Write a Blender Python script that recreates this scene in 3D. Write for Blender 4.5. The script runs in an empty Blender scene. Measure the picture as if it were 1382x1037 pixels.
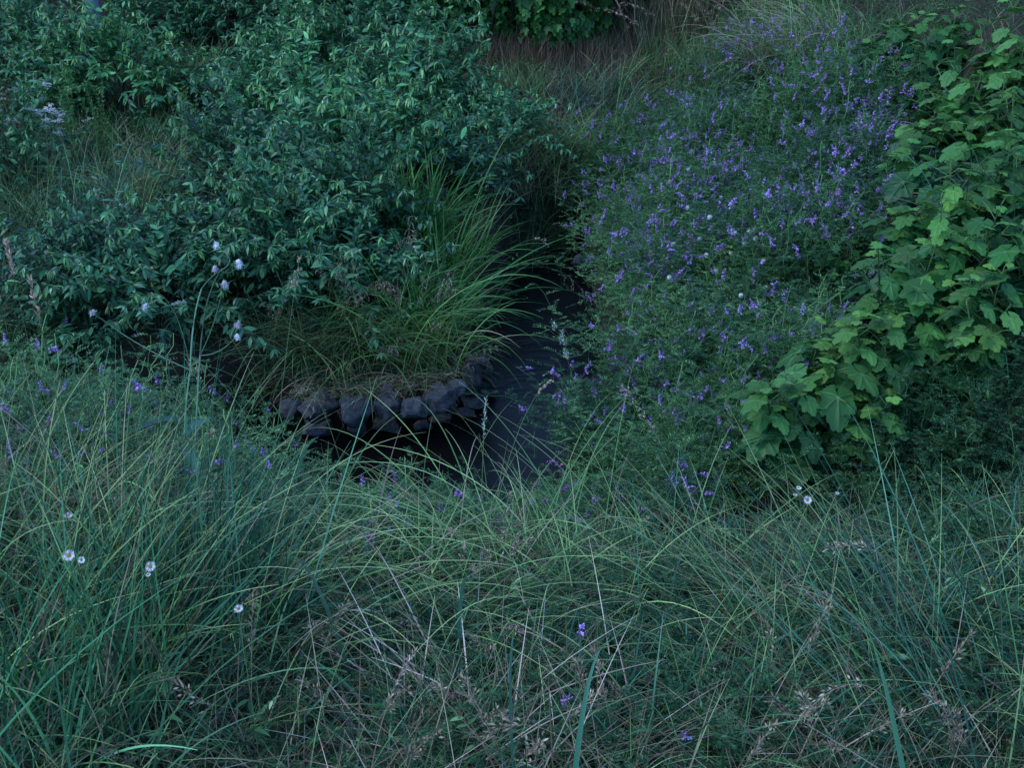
import bpy, bmesh, math, random
import numpy as np
from mathutils import Vector, noise

# ------------------------------------------------------------------ camera, sky, sun, exposure
rng = np.random.default_rng(7)
random.seed(7)
SC = bpy.context.scene
C = SC.collection
R = math.radians
PITCH = 25.0
FPX = 1482.0
cam_d = bpy.data.cameras.new('camera')
cam_d.sensor_width = 36.0
cam_d.lens = 36.0 * FPX / 1382.0
cam_d.clip_end = 500
cam_d.clip_start = 0.05
cam = bpy.data.objects.new('camera', cam_d)
C.objects.link(cam)
cam.location = (0, 0, 2.0)
cam.rotation_euler = (R(90 - PITCH), 0, 0)
SC.camera = cam

world = bpy.data.worlds.new("World")
SC.world = world
world.use_nodes = True
wn = world.node_tree
wn.nodes.clear()
sky = wn.nodes.new('ShaderNodeTexSky')
sky.sky_type = 'NISHITA'
sky.sun_disc = False
SUN_EL, SUN_AZ = 52.0, 255.0          # azimuth measured clockwise from +Y
sky.sun_elevation = R(SUN_EL)
sky.sun_rotation = R(SUN_AZ)
sky.air_density = 1.0
sky.dust_density = 0.0
sky.ozone_density = 9.0
bg = wn.nodes.new('ShaderNodeBackground')
bg.inputs['Strength'].default_value = 0.15
wo = wn.nodes.new('ShaderNodeOutputWorld')
wn.links.new(sky.outputs[0], bg.inputs['Color'])
wn.links.new(bg.outputs[0], wo.inputs['Surface'])
sun_d = bpy.data.lights.new('sun', 'SUN')
sun_d.energy = 0.5
sun_d.angle = R(22)
sun_d.color = (1.0, 0.97, 0.92)
sun = bpy.data.objects.new('sun', sun_d)
C.objects.link(sun)
sdir = Vector((math.sin(R(SUN_AZ)) * math.cos(R(SUN_EL)), math.cos(R(SUN_AZ)) * math.cos(R(SUN_EL)), math.sin(R(SUN_EL))))
sun.rotation_euler = sdir.to_track_quat('Z', 'Y').to_euler()
SC.view_settings.view_transform = 'Standard'
SC.view_settings.look = 'None'
SC.view_settings.exposure = 1.32
SC.view_settings.gamma = 1.0
SC.cycles.max_bounces = 5
SC.cycles.diffuse_bounces = 2
SC.cycles.glossy_bounces = 2
SC.cycles.transmission_bounces = 3
SC.cycles.transparent_max_bounces = 4
SC.cycles.caustics_reflective = False
SC.cycles.caustics_refractive = False

# ------------------------------------------------------------------ helpers: frame of the place
CT, ST = math.cos(R(PITCH)), math.sin(R(PITCH))


def ray(px, py):
    t = (518.5 - py) / FPX
    return np.array([(px - 691.0) / FPX, CT + ST * t, -ST + CT * t])


def P(px, py, s):
    return np.array([0, 0, 2.0]) + ray(px, py) * s


WATER_Z = -0.60
POLY = np.array([(0.24, 8.6), (0.47, 8.3), (0.47, 7.4), (0.45, 6.4), (0.45, 5.57), (0.34, 5.05), (0.12, 4.6),
                 (-0.05, 4.42), (-0.5, 4.34), (-1.1, 4.4), (-2.2, 4.3), (-3.6, 4.2), (-6.0, 4.3), (-6.0, 5.0), (-3.6, 4.9), (-2.2, 5.0),
                 (-1.6, 5.1), (-1.1, 5.2), (-0.8, 5.17), (-0.45, 5.22), (-0.16, 5.4), (-0.09, 5.65), (-0.14, 5.97),
                 (-0.12, 6.44), (-0.02, 6.9), (0.06, 7.5), (0.14, 8.3)])


def sstep(a, b, x):
    t = np.clip((x - a) / (b - a), 0, 1)
    return t * t * (3 - 2 * t)


def sdf(x, y):
    x = np.asarray(x, float); y = np.asarray(y, float)
    d = np.full(x.shape, 1e9)
    inside = np.zeros(x.shape, bool)
    n = len(POLY)
    for i in range(n):
        ax, ay = POLY[i]; bx, by = POLY[(i + 1) % n]
        ex, ey = bx - ax, by - ay
        t = np.clip(((x - ax) * ex + (y - ay) * ey) / (ex * ex + ey * ey), 0, 1)
        d = np.minimum(d, np.hypot(x - ax - t * ex, y - ay - t * ey))
        c = ((ay > y) != (by > y)) & (x < (bx - ax) * (y - ay) / (by - ay + 1e-12) + ax)
        inside ^= c
    return np.where(inside, -d, d)


def wob(x, y):
    return (0.035 * np.sin(2.3 * x + 1.1 * y) + 0.03 * np.sin(3.9 * y - 2.1 * x + 1.0) + 0.018 * np.sin(7.1 * x + 5.3 * y) +
            0.012 * np.sin(12.7 * x - 9.1 * y + 2))


def H(x, y):
    x = np.asarray(x, float); y = np.asarray(y, float)
    d = sdf(x, y)
    PL = -0.26 + 0.10 * (y - 5.3)
    PR = -0.56 + 0.60 * np.maximum(0, x - 0.45)
    PR = np.where(PR > 0.9, 0.9 + (PR - 0.9) * 0.45, PR) + 0.05 * np.maximum(0, y - 6)
    PR = np.maximum(PR, PL - 0.25 * sstep(12, 8, y))
    w = sstep(0.15, 0.75, x)
    far = PL * (1 - w) + PR * w
    near = 0.27 * sstep(-0.4, -1.7, x) + 0.05 * sstep(0.5, 2.5, x)
    near = near - 0.32 * sstep(2.7, 3.6, y) * sstep(-1.7, -0.8, x) * sstep(1.4, 0.5, x) - 0.28 * np.exp(-((x - 1.5) / 0.8) ** 2 - ((y - 3.5) / 0.42) ** 2)
    yb = np.where(x > 0.3, sstep(3.1, 4.2, y), sstep(4.6, 4.9, y))
    base = near * (1 - yb) + far * yb
    base = base + sstep(.6, 1.3, x) * sstep(4.0, 5.0, y) * (0.15 * np.sin(5.1 * x + 1.7 * y) * np.sin(3.7 * y - 1.9 * x + .6) + 0.07 * np.sin(8.3 * x - 2 * y) * np.sin(6.1 * y + 1))
    base = base + 2.1 * sstep(11.15, 12.6, y) + wob(x, y)
    # bank profile down to the water
    farleft = sstep(4.65, 4.85, y) * (x < 0.2)
    width = np.where(farleft > 0.5, 0.16, np.where(y > 4.6, 0.25, 1.0))
    lo = -0.78
    k = sstep(-0.06, 1.0, d / width)
    return np.where(d < -0.1, lo - 0.06, lo * (1 - k) + base * k)


def ground_at(px, py, lift=0.0):
    r = ray(px, py)
    s = np.linspace(1.2, 18, 1700)
    x = r[0] * s; y = r[1] * s; z = 2.0 + r[2] * s
    hit = np.nonzero(z <= H(x, y) + lift)[0]
    i = hit[0] if len(hit) else -1
    return np.array([x[i], y[i], float(H(x[i], y[i]))])


# ------------------------------------------------------------------ helpers: mesh building
class MB:
    def __init__(self):
        self.V, self.Q, self.T, self.A, self.n = [], [], [], [], 0

    def add(self, V, Q=None, T=None, tint=None):
        V = np.asarray(V, np.float32).reshape(-1, 3)
        if Q is not None and len(Q): self.Q.append(np.asarray(Q, np.int64).reshape(-1, 4) + self.n)
        if T is not None and len(T): self.T.append(np.asarray(T, np.int64).reshape(-1, 3) + self.n)
        if tint is None: tint = np.full((len(V), 3), 0.5)
        self.V.append(V); self.A.append(np.asarray(tint, np.float32).reshape(-1, 3)); self.n += len(V)
        return self

    def mesh(self, name, m, smooth=True):
        V = np.concatenate(self.V); A = np.concatenate(self.A)
        Q = np.concatenate(self.Q) if self.Q else np.zeros((0, 4), np.int64)
        T = np.concatenate(self.T) if self.T else np.zeros((0, 3), np.int64)
        me = bpy.data.meshes.new(name)
        me.vertices.add(len(V)); me.vertices.foreach_set('co', V.ravel())
        me.loops.add(Q.size + T.size)
        me.loops.foreach_set('vertex_index', np.concatenate([Q.ravel(), T.ravel()]).astype(np.int32))
        me.polygons.add(len(Q) + len(T))
        st = np.concatenate([np.arange(len(Q)) * 4, Q.size + np.arange(len(T)) * 3]).astype(np.int32)
        me.polygons.foreach_set('loop_start', st)
        me.polygons.foreach_set('loop_total', np.concatenate([np.full(len(Q), 4), np.full(len(T), 3)]).astype(np.int32))
        me.polygons.foreach_set('use_smooth', np.full(len(Q) + len(T), smooth))
        me.update(calc_edges=True)
        a = me.attributes.new('tint', 'FLOAT_COLOR', 'POINT')
        a.data.foreach_set('color', np.c_[A, np.ones(len(A))].astype(np.float32).ravel())
        me.materials.append(m)
        return me


def merged(name, pairs):
    """one mesh, one material slot per pair (builder, material)"""
    t = MB(); mi = []
    qi, ti = [], []
    for k, (b, m) in enumerate(pairs):
        for q in b.Q: t.Q.append(q + t.n); qi.append(np.full(len(q), k))
        for q in b.T: t.T.append(q + t.n); ti.append(np.full(len(q), k))
        t.V += b.V; t.A += b.A; t.n += b.n
    me = t.mesh(name, pairs[0][1])
    for (b, m) in pairs[1:]: me.materials.append(m)
    me.polygons.foreach_set('material_index', np.concatenate(qi + ti).astype(np.int32))
    return me


def link(name, me, parent=None, loc=None, rot=None, scale=None):
    o = bpy.data.objects.new(name, me)
    C.objects.link(o)
    if parent is not None: o.parent = parent
    if loc is not None: o.location = [float(v) for v in loc]
    if rot is not None: o.rotation_euler = rot
    if scale is not None: o.scale = (scale,) * 3 if np.isscalar(scale) else scale
    return o


def tag(o, label, cat, group=None):
    o['label'] = label; o['category'] = cat
    if group: o['group'] = group
    return o


def thing(name, label, cat, loc=(0, 0, 0), rotz=0.0, group=None, scale=1.0):
    o = link(name, None, None, loc, (0, 0, rotz), scale)
    o.empty_display_size = 0.1
    return tag(o, label, cat, group)


def nrm(v):
    return v / np.maximum(np.linalg.norm(v, axis=-1, keepdims=True), 1e-9)


def frames(d, up):
    d = nrm(d); z = up - (up * d).sum(-1, keepdims=True) * d
    z = nrm(z); y = np.cross(z, d)
    return np.stack([d, y, z], axis=-1)      # columns


def bake(mb, tmpl, pos, F, sc, r=None, b=None, sy=None):
    V, Q, T, g = tmpl
    n = len(pos)
    if n == 0: return
    sc = np.broadcast_to(np.asarray(sc, float), (n,))
    L = np.broadcast_to(V[None] * sc[:, None, None], (n,) + V.shape).copy()
    if sy is not None: L[:, :, 1] *= np.asarray(sy)[:, None]
    W = np.einsum('nij,nkj->nki', F, L) + pos[:, None, :]
    m = len(V)
    off = (np.arange(n) * m)[:, None, None]
    r = rng.random(n) if r is None else r
    b = rng.random(n) if b is None else b
    A = np.stack([np.repeat(r[:, None], m, 1), np.repeat(g[None], n, 0), np.repeat(b[:, None], m, 1)], -1)
    mb.add(W, (Q[None] + off) if len(Q) else None, (T[None] + off) if len(T) else None, A)


def arcs(base, az, lean, bend, L, segs, p=1.2, maxth=2.7):
    """centre lines of arching stems: (n, segs+1, 3)"""
    n = len(base)
    k = (np.arange(segs) + 0.5) / segs
    th = np.clip(lean[:, None] + bend[:, None] * k[None] ** p, -maxth, maxth)
    dr = np.stack([np.sin(th) * np.cos(az)[:, None], np.sin(th) * np.sin(az)[:, None], np.cos(th)], -1)
    pts = np.zeros((n, segs + 1, 3))
    pts[:, 0] = base
    pts[:, 1:] = base[:, None] + np.cumsum(dr * (L / segs)[:, None, None], 1)
    return pts


def tangents(pts):
    t = np.gradient(pts, axis=1)
    return nrm(t)


def ribbon(mb, pts, width, side=None, prof=None, r=None, b=None, fold=0.0, roll=None):
    n, m, _ = pts.shape
    t = tangents(pts)
    if side is None:
        side = np.cross(t, np.array([0, 0, 1.0]))
        bad = np.linalg.norm(side, axis=-1) < 0.05
        side[bad] = (1, 0, 0)
        side = nrm(side)
    nor = nrm(np.cross(side, t))
    if roll is not None:
        c, s_ = np.cos(roll)[:, None, None], np.sin(roll)[:, None, None]
        side, nor = side * c + nor * s_, nor * c - side * s_
    u = np.arange(m) / (m - 1)
    if prof is None: prof = np.clip(1.15 - u ** 2.2, 0.03, 1) * np.clip(0.6 + 2 * u, 0, 1)
    w = np.asarray(width)[:, None] * prof[None] * 0.5
    r = rng.random(n) if r is None else r
    b = rng.random(n) if b is None else b
    if fold > 0:
        V = np.stack([pts - side * w[..., None] + nor * (w * fold)[..., None], pts, pts + side * w[..., None] + nor * (w * fold)[..., None]], 2)
        c = 3
    else:
        V = np.stack([pts - side * w[..., None], pts + side * w[..., None]], 2)
        c = 2
    idx = np.arange(n * m * c).reshape(n, m, c)
    Q = np.stack([idx[:, :-1, :-1], idx[:, :-1, 1:], idx[:, 1:, 1:], idx[:, 1:, :-1]], -1).reshape(-1, 4)
    A = np.stack([np.broadcast_to(r[:, None, None], (n, m, c)), np.broadcast_to(u[None, :, None], (n, m, c)), np.broadcast_to(b[:, None, None], (n, m, c))], -1)
    mb.add(V, Q, None, A)


def tube(mb, pts, rad, sides=4, r=None, b=None, taper=0.4):
    pts = np.asarray(pts, float)
    if pts.ndim == 2: pts = pts[None]
    n, m, _ = pts.shape
    t = tangents(pts)
    ref = np.where(np.abs(t[..., 2:3]) > 0.9, np.array([1.0, 0, 0]), np.array([0, 0, 1.0]))
    s1 = nrm(np.cross(t, ref)); s2 = np.cross(t, s1)
    u = np.arange(m) / (m - 1)
    rad = np.broadcast_to(np.asarray(rad, float), (n,))[:, None] * (1 - (1 - taper) * u)[None]
    a = np.arange(sides) / sides * 2 * np.pi
    V = pts[:, :, None] + rad[..., None, None] * (s1[:, :, None] * np.cos(a)[:, None] + s2[:, :, None] * np.sin(a)[:, None])
    idx = np.arange(n * m * sides).reshape(n, m, sides)
    nx = np.roll(idx, -1, 2)
    Q = np.stack([idx[:, :-1], nx[:, :-1], nx[:, 1:], idx[:, 1:]], -1).reshape(-1, 4)
    r = rng.random(n) if r is None else r
    b = rng.random(n) if b is None else b
    A = np.stack([np.broadcast_to(r[:, None, None], (n, m, sides)), np.broadcast_to(u[None, :, None], (n, m, sides)), np.broadcast_to(b[:, None, None], (n, m, sides))], -1)
    mb.add(V, Q, None, A)


def bez(a, c, b, m=12):
    t = np.linspace(0, 1, m)[:, None]
    return (1 - t) ** 2 * np.asarray(a) + 2 * t * (1 - t) * np.asarray(c) + t * t * np.asarray(b)


def rnd(a, b, n):
    return rng.uniform(a, b, n)


# ------------------------------------------------------------------ materials
def mat(name, cols, rough=0.5, spec=0.4, trans=0.25, tip=None, vein=None, noise_s=None, gstart=0.0, objvar=0.25):
    """cols: ramp over the per-leaf random value; tip/vein: colour blended along the element"""
    m = bpy.data.materials.new(name)
    m.use_nodes = True
    trans *= 0.6
    nt = m.node_tree; N = nt.nodes; Lk = nt.links
    N.clear()
    out = N.new('ShaderNodeOutputMaterial')
    at = N.new('ShaderNodeAttribute'); at.attribute_name = 'tint'
    sep = N.new('ShaderNodeSeparateColor'); Lk.new(at.outputs['Color'], sep.inputs[0])
    rp = N.new('ShaderNodeValToRGB')
    el = rp.color_ramp.elements
    while len(el) < len(cols): el.new(0.5)
    for i, c in enumerate(cols):
        el[i].position = i / max(1, len(cols) - 1)
        el[i].color = (*c, 1)
    Lk.new(sep.outputs[0], rp.inputs[0])
    col = rp.outputs[0]
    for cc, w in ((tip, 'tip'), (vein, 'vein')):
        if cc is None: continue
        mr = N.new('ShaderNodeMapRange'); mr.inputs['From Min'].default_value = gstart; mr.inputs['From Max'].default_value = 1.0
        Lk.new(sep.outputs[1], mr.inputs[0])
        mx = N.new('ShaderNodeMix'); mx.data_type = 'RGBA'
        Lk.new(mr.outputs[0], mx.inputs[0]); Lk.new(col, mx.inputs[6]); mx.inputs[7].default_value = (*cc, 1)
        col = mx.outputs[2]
    # brightness variation from the second random value
    hsv = N.new('ShaderNodeHueSaturation')
    mr2 = N.new('ShaderNodeMapRange'); mr2.inputs['To Min'].default_value = 0.45; mr2.inputs['To Max'].default_value = 1.5
    Lk.new(sep.outputs[2], mr2.inputs[0]); Lk.new(mr2.outputs[0], hsv.inputs['Value']); Lk.new(col, hsv.inputs['Color'])
    if objvar:
        oi = N.new('ShaderNodeObjectInfo'); h2 = N.new('ShaderNodeHueSaturation')
        m4 = N.new('ShaderNodeMapRange'); m4.inputs['To Min'].default_value = 1 - objvar; m4.inputs['To Max'].default_value = 1 + objvar
        m5 = N.new('ShaderNodeMapRange'); m5.inputs['To Min'].default_value = 0.515; m5.inputs['To Max'].default_value = 0.475
        Lk.new(oi.outputs['Random'], m4.inputs[0]); Lk.new(oi.outputs['Random'], m5.inputs[0])
        Lk.new(m4.outputs[0], h2.inputs['Value']); Lk.new(m5.outputs[0], h2.inputs['Hue']); Lk.new(hsv.outputs[0], h2.inputs['Color'])
        hsv = h2
    col = hsv.outputs[0]
    bs = N.new('ShaderNodeBsdfPrincipled')
    bs.inputs['Roughness'].default_value = rough
    bs.inputs['Specular IOR Level'].default_value = spec * 0.7
    if noise_s:
        tc = N.new('ShaderNodeTexCoord'); nz = N.new('ShaderNodeTexNoise'); nz.inputs['Scale'].default_value = noise_s
        nz.inputs['Detail'].default_value = 5
        Lk.new(tc.outputs['Object'], nz.inputs['Vector'])
        mm = N.new('ShaderNodeMix'); mm.data_type = 'RGBA'; mm.blend_type = 'MULTIPLY'; mm.inputs[0].default_value = 0.75
        r3 = N.new('ShaderNodeMapRange'); r3.inputs['From Min'].default_value = 0.3; r3.inputs['From Max'].default_value = 0.7
        r3.inputs['To Min'].default_value = 0.5; r3.inputs['To Max'].default_value = 1.2
        Lk.new(nz.outputs['Fac'], r3.inputs[0]); Lk.new(col, mm.inputs[6]); Lk.new(r3.outputs[0], mm.inputs[7])
        col = mm.outputs[2]
    Lk.new(col, bs.inputs['Base Color'])
    if trans > 0:
        tr = N.new('ShaderNodeBsdfTranslucent'); Lk.new(col, tr.inputs['Color'])
        ms = N.new('ShaderNodeMixShader'); ms.inputs[0].default_value = trans
        Lk.new(bs.outputs[0], ms.inputs[1]); Lk.new(tr.outputs[0], ms.inputs[2]); Lk.new(ms.outputs[0], out.inputs['Surface'])
    else:
        Lk.new(bs.outputs[0], out.inputs['Surface'])
    return m


M = {}
M['shrub_leaf'] = mat('shrub_leaf', [(0.015, 0.07, 0.04), (0.05, 0.19, 0.085), (0.14, 0.42, 0.16)], 0.38, 0.6, 0.35, vein=(0.10, 0.28, 0.13), gstart=0.5, objvar=.42)
M['young_leaf'] = mat('young_leaf', [(0.10, 0.30, 0.08), (0.16, 0.40, 0.12), (0.32, 0.52, 0.28)], 0.45, 0.5, 0.3)
M['bud'] = mat('bud', [(0.36, 0.48, 0.38), (0.5, 0.6, 0.5)], 0.7, 0.2, 0.1)
M['shrub_wood'] = mat('shrub_wood', [(0.05, 0.04, 0.035), (0.10, 0.075, 0.06)], 0.8, 0.2, 0.0)
M['green_stem'] = mat('green_stem', [(0.06, 0.14, 0.05), (0.12, 0.22, 0.09)], 0.5, 0.4, 0.1)
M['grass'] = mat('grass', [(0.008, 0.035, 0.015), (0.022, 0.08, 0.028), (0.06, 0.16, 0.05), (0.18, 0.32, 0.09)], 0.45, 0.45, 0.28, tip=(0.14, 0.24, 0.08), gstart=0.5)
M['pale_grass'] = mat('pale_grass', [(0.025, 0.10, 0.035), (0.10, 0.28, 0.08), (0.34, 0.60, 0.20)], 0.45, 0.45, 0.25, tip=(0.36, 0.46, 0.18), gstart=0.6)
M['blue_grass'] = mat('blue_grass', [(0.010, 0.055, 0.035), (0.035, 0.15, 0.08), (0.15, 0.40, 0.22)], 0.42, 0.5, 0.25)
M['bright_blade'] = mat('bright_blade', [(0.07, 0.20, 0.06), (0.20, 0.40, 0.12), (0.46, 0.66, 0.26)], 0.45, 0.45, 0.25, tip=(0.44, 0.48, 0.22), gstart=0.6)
M['straw'] = mat('straw', [(0.28, 0.21, 0.15), (0.48, 0.39, 0.29), (0.68, 0.60, 0.46)], 0.65, 0.3, 0.15)
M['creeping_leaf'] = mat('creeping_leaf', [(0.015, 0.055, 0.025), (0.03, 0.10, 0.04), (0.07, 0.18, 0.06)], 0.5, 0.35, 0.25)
M['sedge'] = mat('sedge', [(0.045, 0.18, 0.03), (0.08, 0.26, 0.05), (0.13, 0.34, 0.09)], 0.38, 0.5, 0.3)
M['broad_blade'] = mat('broad_blade', [(0.045, 0.15, 0.09), (0.08, 0.22, 0.13)], 0.45, 0.5, 0.2)
M['dry_grass'] = mat('dry_grass', [(0.10, 0.07, 0.04), (0.26, 0.19, 0.12), (0.52, 0.42, 0.30)], 0.7, 0.2, 0.15)
M['red_dry'] = mat('red_dry', [(0.10, 0.065, 0.04), (0.24, 0.15, 0.10), (0.38, 0.25, 0.17)], 0.75, 0.2, 0.1)
M['seed_head'] = mat('seed_head', [(0.22, 0.16, 0.10), (0.38, 0.30, 0.20), (0.54, 0.46, 0.33)], 0.75, 0.2, 0.15)
M['green_seed_head'] = mat('green_seed_head', [(0.25, 0.33, 0.25), (0.38, 0.45, 0.36)], 0.7, 0.2, 0.15)
M['vetch_leaf'] = mat('vetch_leaf', [(0.02, 0.075, 0.03), (0.055, 0.16, 0.06), (0.13, 0.29, 0.09)], 0.5, 0.35, 0.28, objvar=.45)
M['vetch_flower'] = mat('vetch_flower', [(0.30, 0.14, 0.58), (0.45, 0.19, 0.66), (0.62, 0.22, 0.56)], 0.5, 0.3, 0.2, tip=(0.58, 0.42, 0.78), gstart=0.3)
M['pod'] = mat('pod', [(0.10, 0.25, 0.06), (0.18, 0.36, 0.10)], 0.4, 0.5, 0.25)
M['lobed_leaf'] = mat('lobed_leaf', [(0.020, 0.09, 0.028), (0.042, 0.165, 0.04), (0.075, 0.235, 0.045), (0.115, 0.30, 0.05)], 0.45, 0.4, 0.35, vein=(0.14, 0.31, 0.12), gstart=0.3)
M['vine_leaf'] = mat('vine_leaf', [(0.018, 0.09, 0.02), (0.035, 0.14, 0.03), (0.07, 0.21, 0.04)], 0.42, 0.4, 0.25, vein=(0.09, 0.2, 0.08), gstart=0.4)
M['silver_leaf'] = mat('silver_leaf', [(0.16, 0.26, 0.20), (0.26, 0.37, 0.30)], 0.6, 0.3, 0.15)
M['white_petal'] = mat('white_petal', [(0.75, 0.75, 0.76), (0.85, 0.85, 0.84)], 0.6, 0.2, 0.3)
M['clover_head'] = mat('clover_head', [(0.75, 0.76, 0.68), (0.85, 0.85, 0.80)], 0.7, 0.2, 0.2, objvar=0)
M['yellow_disc'] = mat('yellow_disc', [(0.75, 0.48, 0.03), (0.8, 0.55, 0.06)], 0.7, 0.2, 0.0)
M['fluff'] = mat('fluff', [(0.62, 0.62, 0.66), (0.85, 0.85, 0.88)], 0.9, 0.1, 0.35)
M['thistle_stem'] = mat('thistle_stem', [(0.10, 0.24, 0.13), (0.14, 0.28, 0.16)], 0.45, 0.4, 0.0)


def ground_mat():
    m = bpy.data.materials.new('bank_soil'); m.use_nodes = True
    nt = m.node_tree; N = nt.nodes; Lk = nt.links
    bs = N['Principled BSDF']; bs.inputs['Roughness'].default_value = 0.95; bs.inputs['Specular IOR Level'].default_value = 0.15
    tc = N.new('ShaderNodeTexCoord')
    nz = N.new('ShaderNodeTexNoise'); nz.inputs['Scale'].default_value = 3.0; nz.inputs['Detail'].default_value = 10; nz.inputs['Roughness'].default_value = 0.7
    Lk.new(tc.outputs['Object'], nz.inputs['Vector'])
    rp = N.new('ShaderNodeValToRGB'); e = rp.color_ramp.elements
    e[0].position = 0.32; e[0].color = (0.018, 0.020, 0.013, 1)
    e[1].position = 0.7; e[1].color = (0.075, 0.058, 0.042, 1)
    Lk.new(nz.outputs['Fac'], rp.inputs[0]); Lk.new(rp.outputs[0], bs.inputs['Base Color'])
    n2 = N.new('ShaderNodeTexNoise'); n2.inputs['Scale'].default_value = 28; n2.inputs['Detail'].default_value = 8
    Lk.new(tc.outputs['Object'], n2.inputs['Vector'])
    bp = N.new('ShaderNodeBump'); bp.inputs['Strength'].default_value = 0.9; bp.inputs['Distance'].default_value = 0.03
    Lk.new(n2.outputs['Fac'], bp.inputs['Height']); Lk.new(bp.outputs[0], bs.inputs['Normal'])
    return m


def rock_mat():
    m = bpy.data.materials.new('creek_rock'); m.use_nodes = True
    nt = m.node_tree; N = nt.nodes; Lk = nt.links
    bs = N['Principled BSDF']; bs.inputs['Roughness'].default_value = 0.8; bs.inputs['Specular IOR Level'].default_value = 0.3
    tc = N.new('ShaderNodeTexCoord'); oi = N.new('ShaderNodeObjectInfo')
    va = N.new('ShaderNodeVectorMath'); va.operation = 'ADD'
    Lk.new(tc.outputs['Object'], va.inputs[0]); Lk.new(oi.outputs['Random'], va.inputs[1])
    nz = N.new('ShaderNodeTexNoise'); nz.inputs['Scale'].default_value = 38; nz.inputs['Detail'].default_value = 10; nz.inputs['Roughness'].default_value = 0.75
    Lk.new(va.outputs[0], nz.inputs['Vector'])
    rp = N.new('ShaderNodeValToRGB'); e = rp.color_ramp.elements
    e[0].position = 0.34; e[0].color = (0.035, 0.039, 0.042, 1)
    e[1].position = 0.62; e[1].color = (0.14, 0.148, 0.155, 1)
    ne = e.new(0.74); ne.color = (0.26, 0.265, 0.26, 1)
    Lk.new(nz.outputs['Fac'], rp.inputs[0])
    hs = N.new('ShaderNodeHueSaturation'); mr = N.new('ShaderNodeMapRange'); mr.inputs['To Min'].default_value = 0.65; mr.inputs['To Max'].default_value = 1.2
    Lk.new(oi.outputs['Random'], mr.inputs[0]); Lk.new(mr.outputs[0], hs.inputs['Value']); Lk.new(rp.outputs[0], hs.inputs['Color'])
    Lk.new(hs.outputs[0], bs.inputs['Base Color'])
    bp = N.new('ShaderNodeBump'); bp.inputs['Strength'].default_value = 0.7; bp.inputs['Distance'].default_value = 0.02
    Lk.new(nz.outputs['Fac'], bp.inputs['Height']); Lk.new(bp.outputs[0], bs.inputs['Normal'])
    return m


def water_mat():
    m = bpy.data.materials.new('creek_water'); m.use_nodes = True
    nt = m.node_tree; N = nt.nodes; Lk = nt.links
    bs = N['Principled BSDF']
    bs.inputs['Base Color'].default_value = (0.005, 0.005, 0.005, 1)
    bs.inputs['Roughness'].default_value = 0.28
    bs.inputs['IOR'].default_value = 1.33
    bs.inputs['Specular IOR Level'].default_value = 0.3
    tc = N.new('ShaderNodeTexCoord'); mp = N.new('ShaderNodeMapping')
    mp.inputs['Scale'].default_value = (1.2, 2.6, 1); mp.inputs['Rotation'].default_value = (0, 0, R(12))
    Lk.new(tc.outputs['Object'], mp.inputs[0])
    nz = N.new('ShaderNodeTexNoise'); nz.inputs['Scale'].default_value = 1.6; nz.inputs['Detail'].default_value = 3; nz.inputs['Distortion'].default_value = 0.8
    Lk.new(mp.outputs[0], nz.inputs['Vector'])
    bp = N.new('ShaderNodeBump'); bp.inputs['Strength'].default_value = 0.22; bp.inputs['Distance'].default_value = 0.05
    Lk.new(nz.outputs['Fac'], bp.inputs['Height']); Lk.new(bp.outputs[0], bs.inputs['Normal'])
    return m


M['soil'] = ground_mat(); M['rock'] = rock_mat(); M['water'] = water_mat()
M['post'] = mat('post', [(0.20, 0.20, 0.30), (0.24, 0.24, 0.34)], 0.8, 0.2, 0.0, noise_s=6)

# ------------------------------------------------------------------ terrain and water
xs = np.unique(np.concatenate([np.linspace(-60, -7, 26), np.linspace(-7, -3, 50), np.linspace(-3, 3, 220), np.linspace(3, 7, 50), np.linspace(7, 60, 26)]))
ys = np.unique(np.concatenate([np.linspace(-40, 0, 22), np.linspace(0, 3, 50), np.linspace(3, 9, 230), np.linspace(9, 15, 80), np.linspace(15, 90, 30)]))
X, Y = np.meshgrid(xs, ys)
Z = H(X, Y)
nx, ny = len(xs), len(ys)
idx = np.arange(nx * ny).reshape(ny, nx)
Qg = np.stack([idx[:-1, :-1], idx[:-1, 1:], idx[1:, 1:], idx[1:, :-1]], -1).reshape(-1, 4)
g = MB().add(np.stack([X, Y, Z], -1), Qg)
go = link('ground', g.mesh('ground', M['soil'])); go['kind'] = 'structure'

wm = MB(); wx = np.linspace(-6.3, 0.75, 90); wy = np.linspace(4.1, 8.9, 60)
WX, WY = np.meshgrid(wx, wy); wi = np.arange(90 * 60).reshape(60, 90)
wm.add(np.stack([WX, WY, np.full_like(WX, WATER_Z)], -1), np.stack([wi[:-1, :-1], wi[:-1, 1:], wi[1:, 1:], wi[1:, :-1]], -1).reshape(-1, 4))
wo_ = link('creek_water', wm.mesh('creek_water', M['water'])); wo_['kind'] = 'structure'


# ------------------------------------------------------------------ leaf templates (unit length along +x)
def leaf_tmpl(w=0.34, segs=4, fold=0.25, droop=0.18, pk=0.45, curl=0.0):
    V, g = [], []
    for i in range(segs + 1):
        u = i / segs
        ww = w * 0.5 * math.sin(math.pi * min(1, max(0.0, u ** (math.log(0.5) / math.log(pk))))) + 0.004
        z = -droop * u * u
        for s in (-1, 0, 1):
            V.append((u, s * ww, z + abs(s) * ww * fold)); g.append(1.0 if s == 0 else 0.0)
    Q = []
    for i in range(segs):
        a = i * 3
        Q += [(a, a + 3, a + 4, a + 1), (a + 1, a + 4, a + 5, a + 2)]
    return np.array(V, float), np.array(Q), np.zeros((0, 3), int), np.array(g)


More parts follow.
